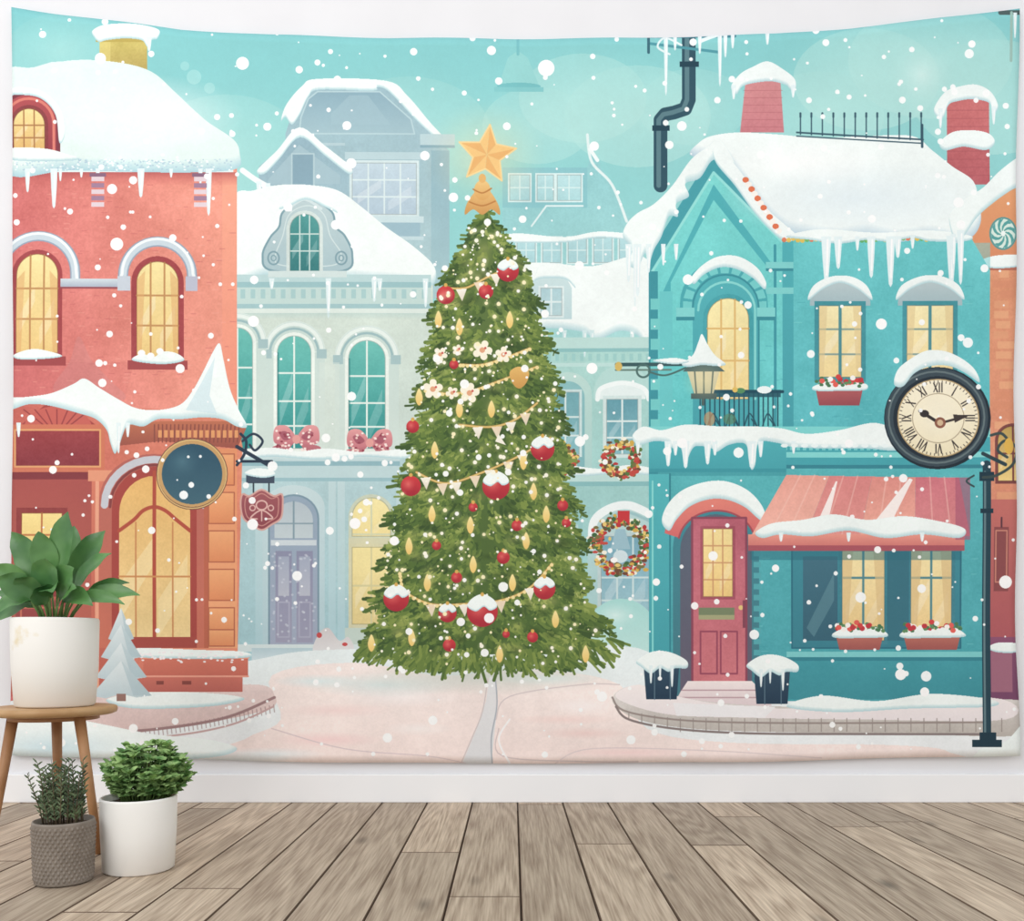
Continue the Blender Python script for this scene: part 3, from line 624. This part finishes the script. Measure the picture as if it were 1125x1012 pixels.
def bulb(x,y): glow(x,y,9,14,(255,232,130),.45); poly(smooth([(x,y-9),(x+3.8,y),(x+2.8,y+7),(x,y+10),(x-2.8,y+7),(x-3.8,y)],n=4),(252,232,156),(242,196,100))
for p in [(482,352),(461,437),(478,495),(517,577),(578,594),(549,718),(643,718),(575,507),(560,352),(505,360),(586,540),(470,640),(520,620),(610,680),(450,600),(540,450),(505,450),(563,640),(475,565),(600,565),(409,706),(453,700)]: bulb(*p)
for i in range(450):
    y=random.uniform(250,730); side=random.choice((-1,1)); u=random.uniform(0,.95); x=CX+side*halfw(y,side)*u
    r=random.choice([.9,1.2,1.5,1.9,2.3])
    if r>1.6: glow(x,y,r*2.6,r*2.6,(252,242,190),.4,1.2)
    ell(x,y,r,r,random.choice([(252,248,228),(252,240,190),(250,250,244)]))
# star + topper
glow(532,175,70,64,(252,232,170),.5,1.3)
poly(smooth([(521,214),(530,206),(540,214),(548,228),(549,238),(540,232),(530,238),(520,232),(511,238),(513,226)],n=4),(240,190,114),(208,146,76)); ell(530,211,9,11,(243,200,124),(220,158,82)); curve([(520,210),(530,214),(540,209)],1.6,(190,122,60)); curve([(516,224),(530,228),(544,223)],1.6,(190,122,60)); ell(530,198,4,5,(234,178,100))
st=[]
for k in range(10):
    a=math.radians(-90+k*36+6); r=33 if k%2==0 else 15.5
    st.append((535+r*math.cos(a)*1.0,172+r*math.sin(a)))
for k in range(10):
    poly([(535,172),st[k],st[(k+1)%10]],(248,198,120) if k%2 else (240,178,102))
loop(st,1.8,(250,214,144))
# ---------------- falling snow
for i in range(860):
    x=random.uniform(18,1112); y=random.uniform(20,830); r=abs(random.gauss(0,1.3))+.8
    if random.random()<.12: r=random.uniform(3.2,5.8)
    ell(x,y,r,r,(253,255,255),alpha=.96)
for x,y,r in [(600,77,9),(268,73,7),(113,68,6),(146,15,5),(966,358,6),(650,406,6),(987,741,6),(1101,640,7),(1013,760,5),(280,355,6),(279,577,6),(391,576,6),(434,595,5),(540,58,5),(895,36,4),(384,28,5),(455,60,4),(131,271,7),(192,264,4),(720,640,4),(500,200,3),(1065,52,4),(850,625,4),(330,80,4)]: ell(x,y,r,r,(255,255,255))
A*= (1+N*.025)[...,None]
np.clip(A,0,1,out=A)
lum=A.mean(axis=2,keepdims=True); A=lum+(A-lum)*.91; A=1-(1-A)*.93
px=np.ones((AH,AW,4),np.float32); px[...,:3]=np.clip(A,0,1)[::-1]
img=bpy.data.images.new("christmas_village_print",AW,AH,alpha=False); img.pixels.foreach_set(px.ravel()); img.update(); img.pack()

# =====================================================================
#  3D SCENE
# =====================================================================
def new_mat(name,col,rough=.6,col2=None,scale=20,bump=0,spec=.5,detail=4,contrast=(.35,.65),sub=0):
    m=bpy.data.materials.new(name); m.use_nodes=True; nt=m.node_tree; b=nt.nodes['Principled BSDF']
    b.inputs['Roughness'].default_value=rough; b.inputs['Specular IOR Level'].default_value=spec
    lin=lambda c:[((v/255)/12.92 if v/255<=.04045 else ((v/255+.055)/1.055)**2.4) for v in c]+[1]
    tc=nt.nodes.new('ShaderNodeTexCoord'); no=nt.nodes.new('ShaderNodeTexNoise'); no.inputs['Scale'].default_value=scale; no.inputs['Detail'].default_value=detail
    nt.links.new(tc.outputs['Object'],no.inputs['Vector'])
    cr=nt.nodes.new('ShaderNodeValToRGB'); cr.color_ramp.elements[0].position=contrast[0]; cr.color_ramp.elements[1].position=contrast[1]
    cr.color_ramp.elements[0].color=lin(col); cr.color_ramp.elements[1].color=lin(col2 or col)
    nt.links.new(no.outputs['Fac'],cr.inputs['Fac']); nt.links.new(cr.outputs['Color'],b.inputs['Base Color'])
    if bump:
        bp=nt.nodes.new('ShaderNodeBump'); bp.inputs['Strength'].default_value=bump; bp.inputs['Distance'].default_value=.002
        nt.links.new(no.outputs['Fac'],bp.inputs['Height']); nt.links.new(bp.outputs['Normal'],b.inputs['Normal'])
    return m
def mesh(name,v,f,mat=None,parent=None,smooth_=True):
    me=bpy.data.meshes.new(name); me.from_pydata([tuple(map(float,p)) for p in v],[],f); me.update()
    if smooth_:
        for p in me.polygons: p.use_smooth=True
    o=bpy.data.objects.new(name,me); sc.collection.objects.link(o)
    if mat: me.materials.append(mat)
    if parent: o.parent=parent
    return o
def boxm(name,x0,y0,z0,x1,y1,z1,mat,bev=0,parent=None):
    v=[(x,y,z) for x in (x0,x1) for y in (y0,y1) for z in (z0,z1)]
    f=[(0,1,3,2),(4,6,7,5),(0,4,5,1),(2,3,7,6),(0,2,6,4),(1,5,7,3)]
    o=mesh(name,v,f,mat,parent,False)
    if bev:
        m=o.modifiers.new('b','BEVEL'); m.width=bev; m.segments=2
    return o
wallm=new_mat('painted_wall',(233,233,236),.9,(236,236,239),6,.02,.2)
basem=new_mat('white_trim',(246,247,249),.5,(248,248,250),6)
boxm('wall_back',-2.6,0,-.05,2.6,.1,2.6,wallm)
boxm('baseboard_back',-2.6,-.012,0,2.6,-.0005,.062,basem,.002)

# ---- floor : individual boards
PW=.0985
V=[];F=[];rn=[]
random.seed(21)
ix=int(2.6/PW)+1
for k in range(-ix,ix):
    x0=k*PW+.0006+.012; x1=(k+1)*PW-.0006+.012
    y=-3.2+random.uniform(0,.9)-1.0
    while y<0:
        L=random.uniform(.7,1.6); y2=min(y+L,0)
        a=max(y,-3.2)
        if y2>-3.2:
            b=len(V); e=.0006; z=random.uniform(-.0003,0); bv=.0014
            V+=[(x0,a+e,-.02),(x1,a+e,-.02),(x1,y2-e,-.02),(x0,y2-e,-.02),
                (x0,a+e,z-.0018),(x1,a+e,z-.0018),(x1,y2-e,z-.0018),(x0,y2-e,z-.0018),
                (x0+bv,a+e+bv,z),(x1-bv,a+e+bv,z),(x1-bv,y2-e-bv,z),(x0+bv,y2-e-bv,z)]
            F+=[(b,b+3,b+2,b+1),(b+8,b+9,b+10,b+11)]
            for q in range(4):
                r=(q+1)%4; F+=[(b+q,b+r,b+4+r,b+4+q),(b+4+q,b+4+r,b+8+r,b+8+q)]
            rn+=[random.random()]*12
        y=y2
fl=mesh('floor',V,F,None,None,False)
at=fl.data.attributes.new('rnd','FLOAT','POINT'); at.data.foreach_set('value',rn)
m=bpy.data.materials.new('oak_boards'); m.use_nodes=True; nt=m.node_tree; nd=nt.nodes; lk=nt.links; B=nd['Principled BSDF']; B.inputs['Roughness'].default_value=.55; B.inputs['Specular IOR Level'].default_value=.25
tc=nd.new('ShaderNodeTexCoord'); atn=nd.new('ShaderNodeAttribute'); atn.attribute_name='rnd'
mul=nd.new('ShaderNodeVectorMath'); mul.operation='MULTIPLY_ADD'; lk.new(tc.outputs['Object'],mul.inputs[0]); mul.inputs[1].default_value=(13,1.0,1)
cmb=nd.new('ShaderNodeCombineXYZ'); m1=nd.new('ShaderNodeMath'); m1.operation='MULTIPLY'; m1.inputs[1].default_value=137; lk.new(atn.outputs['Fac'],m1.inputs[0]); lk.new(m1.outputs[0],cmb.inputs[2]); lk.new(m1.outputs[0],cmb.inputs[1]); lk.new(cmb.outputs[0],mul.inputs[2])
n1=nd.new('ShaderNodeTexNoise'); n1.inputs['Scale'].default_value=1.0; n1.inputs['Detail'].default_value=1.5; n1.inputs['Distortion'].default_value=.2; lk.new(mul.outputs[0],n1.inputs['Vector'])
rg=nd.new('ShaderNodeMath'); rg.operation='MULTIPLY'; rg.inputs[1].default_value=80; lk.new(n1.outputs['Fac'],rg.inputs[0])
sn=nd.new('ShaderNodeMath'); sn.operation='SINE'; lk.new(rg.outputs[0],sn.inputs[0])
mr=nd.new('ShaderNodeMapRange'); mr.inputs[1].default_value=-1; mr.inputs[2].default_value=1; lk.new(sn.outputs[0],mr.inputs[0])
mul2=nd.new('ShaderNodeVectorMath'); mul2.operation='MULTIPLY'; mul2.inputs[1].default_value=(300,10,1); lk.new(tc.outputs['Object'],mul2.inputs[0])
n2=nd.new('ShaderNodeTexNoise'); n2.inputs['Scale'].default_value=1; n2.inputs['Detail'].default_value=5; lk.new(mul2.outputs[0],n2.inputs['Vector'])
mul3=nd.new('ShaderNodeVectorMath'); mul3.operation='MULTIPLY'; mul3.inputs[1].default_value=(8,3.2,1); lk.new(tc.outputs['Object'],mul3.inputs[0])
vo=nd.new('ShaderNodeTexVoronoi'); vo.inputs['Scale'].default_value=1; lk.new(mul3.outputs[0],vo.inputs['Vector'])
kn=nd.new('ShaderNodeMapRange'); kn.inputs[1].default_value=.02; kn.inputs[2].default_value=.12; kn.inputs[3].default_value=.42; kn.inputs[4].default_value=1; lk.new(vo.outputs['Distance'],kn.inputs[0])
L_=lambda c:[(((v/255+.055)/1.055)**2.4) for v in c]+[1]
cr=nd.new('ShaderNodeValToRGB'); cr.color_ramp.elements[0].color=L_((140,119,100)); cr.color_ramp.elements[1].color=L_((215,197,175)); cr.color_ramp.elements[0].position=.0; cr.color_ramp.elements[1].position=.78
mx=nd.new('ShaderNodeMath'); mx.operation='MULTIPLY_ADD'; lk.new(n2.outputs['Fac'],mx.inputs[0]); mx.inputs[1].default_value=1.3; mr2=nd.new('ShaderNodeMath'); mr2.operation='MULTIPLY_ADD'; lk.new(mr.outputs[0],mr2.inputs[0]); mr2.inputs[1].default_value=.26; mr2.inputs[2].default_value=-.33; lk.new(mr2.outputs[0],mx.inputs[2]); lk.new(mx.outputs[0],cr.inputs['Fac'])
vr=nd.new('ShaderNodeMapRange'); vr.inputs[3].default_value=.72; vr.inputs[4].default_value=1.08; lk.new(atn.outputs['Fac'],vr.inputs[0])
mm_=nd.new('ShaderNodeMath'); mm_.operation='MULTIPLY'; lk.new(vr.outputs[0],mm_.inputs[0]); lk.new(kn.outputs[0],mm_.inputs[1])
mc=nd.new('ShaderNodeVectorMath'); mc.operation='SCALE'; lk.new(cr.outputs['Color'],mc.inputs[0]); lk.new(mm_.outputs[0],mc.inputs['Scale']); lk.new(mc.outputs[0],B.inputs['Base Color'])
bp=nd.new('ShaderNodeBump'); bp.inputs['Strength'].default_value=.2; bp.inputs['Distance'].default_value=.001; lk.new(mx.outputs[0],bp.inputs['Height']); lk.new(bp.outputs['Normal'],B.inputs['Normal'])
fl.data.materials.append(m)
edge=new_mat('board_edge',(96,78,63),.8,(108,88,72),30); fl.data.materials.append(edge)
for p in fl.data.polygons:
    if p.normal.z<.98: p.material_index=1
boxm('subfloor',-2.6,-3.2,-.06,2.6,0,-.02,new_mat('dark_subfloor',(50,38,30),.9))

# ---- tapestry cloth
NX,NY=160,90
tx=[15,60,120,200,300,430,560,700,850,930,1000,1060,1117]; ty=[11,18,26,36,42,45,45,44,40,34,27,20,13]
V=[];F=[];UV=[]
for j in range(NY+1):
    v=j/NY
    for i in range(NX+1):
        u=i/NX
        xl=15+3*math.sin(v*math.pi)+1.0*math.sin(v*17); xr=1117-5*math.sin(v*math.pi)-2*v+1.2*math.sin(v*21)
        x=xl+(xr-xl)*u
        yt=np.interp(x,tx,ty)+.7*math.sin(u*40); yb=829+9*math.sin(u*math.pi)+.6*math.sin(u*27)
        y=yt+(yb-yt)*v
        eg=math.exp(-u*9)+math.exp(-(1-u)*9)
        off=.0085+.003*math.sin(u*19+1)*(.3+v)*.6+.002*math.sin(u*7.3+v*2)+.004*v+.0022*eg*math.sin(v*18+u*9)
        V.append(((x-562.5)/PPM,-off,CAMH-(y-710)/PPM)); UV.append((x/1125,1-y/850))
for j in range(NY):
    for i in range(NX):
        a=j*(NX+1)+i; F.append((a,a+NX+1,a+NX+2,a+1))
tp=mesh('christmas_village_wall_tapestry',V,F)
uvl=tp.data.uv_layers.new(name='UVMap')
for l in tp.data.loops: uvl.data[l.index].uv=UV[l.vertex_index]
sm_=tp.modifiers.new('thickness','SOLIDIFY'); sm_.thickness=.0012; sm_.offset=-1
tm=bpy.data.materials.new('printed_cloth'); tm.use_nodes=True; nt=tm.node_tree; b=nt.nodes['Principled BSDF']; b.inputs['Roughness'].default_value=.95; b.inputs['Specular IOR Level'].default_value=.05
it=nt.nodes.new('ShaderNodeTexImage'); it.image=img; it.extension='EXTEND'; nt.links.new(it.outputs['Color'],b.inputs['Base Color'])
wv=nt.nodes.new('ShaderNodeTexNoise'); wv.inputs['Scale'].default_value=500; bp=nt.nodes.new('ShaderNodeBump'); bp.inputs['Strength'].default_value=.05; bp.inputs['Distance'].default_value=.0005
tcn=nt.nodes.new('ShaderNodeTexCoord'); nt.links.new(tcn.outputs['Object'],wv.inputs['Vector']); nt.links.new(wv.outputs['Fac'],bp.inputs['Height']); nt.links.new(bp.outputs['Normal'],b.inputs['Normal'])
tp.data.materials.append(tm)

# ---- helpers for props
def lathe(name,prof,seg,mat,parent=None,cx=0,cy=0,cz=0,disp=None):
    V=[];F=[];n=len(prof)
    for k in range(seg):
        a=2*math.pi*k/seg
        for q,(r,z) in enumerate(prof):
            rr=r+(disp(a,z,q) if disp else 0)
            V.append((cx+rr*math.cos(a),cy+rr*math.sin(a),cz+z))
    for k in range(seg):
        for q in range(n-1):
            a=k*n+q; b_=((k+1)%seg)*n+q; F.append((a,b_,b_+1,a+1))
    return mesh(name,V,F,mat,parent)
def empty(name,loc):
    e=bpy.data.objects.new(name,None); e.location=loc; sc.collection.objects.link(e); e.empty_display_size=.02; return e
def tube(pts,rads,seg=8):
    V=[];F=[];P=[np.array(p,float) for p in pts]
    for i,p in enumerate(P):
        t=P[min(i+1,len(P)-1)]-P[max(i-1,0)]; t/=np.linalg.norm(t)+1e-9
        a=np.cross(t,[0,1,0.01]); 
        if np.linalg.norm(a)<.1: a=np.cross(t,[1,0,0])
        a/=np.linalg.norm(a); b_=np.cross(t,a)
        for k in range(seg):
            th=2*math.pi*k/seg; V.append(p+rads[i]*(math.cos(th)*a+math.sin(th)*b_))
    for i in range(len(P)-1):
        for k in range(seg):
            F.append((i*seg+k,i*seg+(k+1)%seg,(i+1)*seg+(k+1)%seg,(i+1)*seg+k))
    F.append(tuple(range(seg))[::-1]); F.append(tuple((len(P)-1)*seg+k for k in range(seg)))
    return V,F
class Acc:
    def __init__(s): s.V=[];s.F=[]
    def add(s,V,F):
        o=len(s.V); s.V+=[tuple(v) for v in V]; s.F+=[tuple(i+o for i in f) for f in F]
def leaf(base,tip,width,sag=.02,n=10,fold=.25,face=None,wpow=.8):
    base=np.array(base,float);tip=np.array(tip,float); mid=(base+tip)/2+np.array([0,0,sag])
    V=[];F=[]
    ax=tip-base; ax/=np.linalg.norm(ax)
    fc=np.array(face if face is not None else (0,-.6,.8),float)
    s=np.cross(ax,fc); s/=np.linalg.norm(s)+1e-9; nrm=np.cross(s,ax)
    if np.dot(nrm,fc)<0: nrm=-nrm
    for i in range(n+1):
        t=i/n; c=(1-t)**2*base+2*t*(1-t)*mid+t*t*tip
        w=width*.5*(math.sin(math.pi*min(1,t**.85))**wpow)*(1-.25*t) if 0<t<1 else .0006
        for q in (-1,-.55,0,.55,1):
            wave=.03*width*math.sin(t*14+q*2)
            V.append(c+s*w*q+nrm*(abs(q)*w*fold*1.0+wave*abs(q)))
    for i in range(n):
        for q in range(4):
            a=i*5+q; F.append((a,a+1,a+6,a+5))
    return V,F
white=new_mat('white_ceramic',(242,241,237),.35,(246,245,242),8)
soil=new_mat('soil',(50,36,28),.95,(78,58,44),60,.8)
wood=new_mat('light_oak',(200,164,120),.5,(176,136,92),14)
legm=new_mat('oak_leg',(180,134,92),.5,(154,108,70),16)

# stool
SX,SY,SZ=-.778,-.43,.240
st_=empty('round_wooden_stool',(SX,SY,0))
lathe('seat',[(0,SZ-.014),(.090,SZ-.014),(.097,SZ-.011),(.0985,SZ-.006),(.097,SZ-.001),(.094,SZ),(0,SZ)],64,wood,st_)
lathe('seat_ring',[(.0,SZ-.022),(.07,SZ-.022),(.07,SZ-.014),(0,SZ-.014)],48,legm,st_)
for i,(tx_,ty_,fx,fy) in enumerate([(-.050,-.035,-.076,-.06),(.060,-.035,.098,-.045),(-.028,.06,-.050,.11)]):
    V,F=tube([(fx,fy,0),(tx_,ty_,SZ-.015)],[.006,.009],14)
    mesh('leg_%d'%(i+1),V,F,legm,st_)

# leafy plant in white pot on stool
p1=empty('potted_rubber_plant',(SX+.002,SY,SZ+.0005))
mp=new_mat('whitewashed_pot',(224,206,160),.5,(242,240,235),11,.1,.4,8,(.30,.37))
lathe('pot',[(0,0),(.058,0),(.062,.003),(.0665,.07),(.068,.146),(.0665,.149),(.063,.149),(.062,.144),(.060,.132),(0,.132)],64,mp,p1)
lathe('soil',[(0,.134),(.0608,.134)],32,soil,p1)
lf=new_mat('leaf_green',(46,96,52),.36,(106,154,86),14,.15,.5,3,(.3,.7)); stm=new_mat('stem_green',(96,128,66),.6,(110,140,76),20)
acc=Acc(); sa=Acc()
sc_=1/640.0; random.seed(9)
tips=[(78,566,-.02,.036),(10,586,.0,.038),(28,600,.03,.036),(50,588,-.03,.034),(106,583,.02,.038),(122,610,-.01,.034),(150,655,0,.026),(142,666,-.03,.02),(-8,626,-.02,.038),(-14,652,.02,.036),(-8,692,-.03,.038),(14,676,-.055,.034),(130,640,.03,.028),(94,628,-.05,.040),(64,618,-.05,.042),(36,640,-.06,.038),(84,600,.04,.036),(-2,604,.04,.034),(62,575,.05,.032),(114,668,-.05,.028),(100,650,-.06,.034),(60,650,-.065,.034),(20,640,-.07,.036),(80,655,-.075,.03)]
for (px_,py_,dy_,w_) in tips:
    tx2=(px_-58)*sc_; tz=.149-(py_-680)*sc_
    tip=np.array([tx2,dy_,tz])
    root=np.array([tx2*.12,dy_*.3,.134])
    b0=root*.62+tip*.38+np.array([-tx2*.12,0,.012])
    if tz<.19: b0=np.array([tx2*.30,dy_*.5,.185-abs(tx2)*.05])
    V,F=tube([root,(root+b0)/2+np.array([0,0,.004]),b0],[.0026,.002,.0016],6); sa.add(V,F)
    V,F=leaf(b0,tip,w_*1.4,sag=.02,face=(random.uniform(-.7,.7),-.9,random.uniform(.2,.8))); acc.add(V,F)
mesh('leaves',acc.V,acc.F,lf,p1); mesh('stems',sa.V,sa.F,stm,p1)

# dark knobbly pot with sprigs
p2=empty('potted_rosemary',(-.652,-.642,0))
dm=new_mat('taupe_knit_ceramic',(124,114,104),.6,(138,128,118),40)
H2=.090; prof=[(0,0),(.034,0),(.0385,.002)]
nz=96
for q in range(nz+1):
    t=q/nz; prof.append((.0385+.0032*t,.003+t*(H2-.006)))
prof+=[(.041,H2),(.039,H2),(.038,H2-.010),(0,H2-.010)]
def dsp(a,z,q):
    if 3<=q<3+nz+1 and z>.004 and z<H2-.005: return .0020*max(0,math.sin(a*36+ (math.pi if int(z/.0056)%2 else 0)))**.7*abs(math.sin(z/.0056*math.pi))
    return 0
lathe('pot',prof,360,dm,p2,disp=dsp)
lathe('soil',[(0,H2-.008),(.0382,H2-.008)],32,soil,p2)
a1=Acc();a2=Acc(); random.seed(5)
for i in range(46):
    a=random.uniform(0,6.283); r=.028*math.sqrt(random.random()); hgt=random.uniform(.04,.095)
    bx,by=r*math.cos(a),r*math.sin(a); lx,ly=bx*random.uniform(1.0,1.6)+random.uniform(-.014,.006),by*1.0
    if lx>.028: lx=.028
    pts=[(bx+(lx-bx)*t**1.3,by+(ly-by)*t**1.3,H2-.008+hgt*t) for t in (0,.33,.66,1)]
    V,F=tube(pts,[.0010,.0009,.0007,.0004],5); a2.add(V,F)
    for k in range(26):
        t=.18+.82*k/25; c=np.array([bx+(lx-bx)*t**1.3,by+(ly-by)*t**1.3,H2-.008+hgt*t])
        th=k*2.4+i; d=np.array([math.cos(th)*.8,math.sin(th)*.8,.65]); Ln=random.uniform(.006,.0105)
        V,F=leaf(c,c+d*Ln,.003,sag=.0008,n=3,face=(math.cos(th+1),math.sin(th+1),.5)); a1.add(V,F)
mesh('leaves',a1.V,a1.F,new_mat('rosemary_green',(58,76,56),.6,(112,132,94),60),p2); mesh('stems',a2.V,a2.F,new_mat('rosemary_stem',(90,74,56),.8,(100,90,66),30),p2)

# white pot with bushy plant
p3=empty('potted_mint',(-.573,-.572,0))
H3=.112
lathe('pot',[(0,0),(.048,0),(.0515,.0025),(.0545,.06),(.0555,H3-.003),(.0548,H3),(.052,H3),(.051,H3-.012),(0,H3-.012)],64,white,p3)
lathe('soil',[(0,H3-.010),(.0512,H3-.010)],32,soil,p3)
a1=Acc();a2=Acc(); random.seed(11)
for i in range(130):
    a=random.uniform(0,6.283); q=math.sqrt(random.random()); r=.066*q
    top=H3+.008+.066*math.sqrt(max(0,1-(q*.97)**2))*random.uniform(.65,1.15)
    tx2,ty2=r*math.cos(a)*1.02+.009,r*math.sin(a)*.72+.011
    bx,by=tx2*.5,ty2*.5
    V,F=tube([(bx,by,H3-.01),((bx+tx2)/2,(by+ty2)/2,(H3+top)/2),(tx2,ty2,top)],[.0011,.0009,.0006],5); a2.add(V,F)
    for lv in range(4):
        t=1-lv*.2; c=np.array([bx+(tx2-bx)*t,by+(ty2-by)*t,H3-.01+(top-H3+.01)*t])
        for k in range(4 if lv else 5):
            th=k*(1.5708 if lv else 1.2566)+lv*.8+i; el=random.uniform(.1,.9) if lv==0 else random.uniform(-.2,.4)
            Ln=random.uniform(.008,.0135); d=np.array([math.cos(th),math.sin(th),el])
            V,F=leaf(c,c+d*Ln,Ln*.95,sag=.002,n=5,fold=.15,face=(d[0]*.3,d[1]*.3-.35,1),wpow=.55); a1.add(V,F)
mesh('leaves',a1.V,a1.F,new_mat('mint_green',(88,134,72),.5,(168,198,130),60,0,.4,3,(.35,.65)),p3); mesh('stems',a2.V,a2.F,stm,p3)

# ---- lights
w=bpy.data.worlds.new('soft_daylight'); sc.world=w; w.use_nodes=True
bg=w.node_tree.nodes['Background']; bg.inputs[0].default_value=(.98,.99,1,1); bg.inputs[1].default_value=1.0
def area(name,loc,tgt,sx,sy,p,col=(1,1,1)):
    l=bpy.data.lights.new(name,'AREA'); l.shape='RECTANGLE'; l.size=sx; l.size_y=sy; l.energy=p; l.color=col
    o=bpy.data.objects.new(name,l); sc.collection.objects.link(o); o.location=loc
    from mathutils import Vector
    o.rotation_euler=(Vector(tgt)-Vector(loc)).to_track_quat('-Z','Y').to_euler()
area('fill_softbox',(-1.6,-3.0,2.0),(0,-.2,.45),1.8,1.8,34,(1,.99,.97))  # added fill light, unseen, lifts wall and tapestry brightness; there is no window

cam=bpy.data.cameras.new('camera'); co=bpy.data.objects.new('camera',cam); sc.collection.objects.link(co)
co.location=(0,-1.9,CAMH); co.rotation_euler=(math.pi/2,0,0)
cam.sensor_width=36; cam.lens=36*950/1125; cam.shift_y=(710-506)/1125; cam.clip_start=.02
sc.camera=co
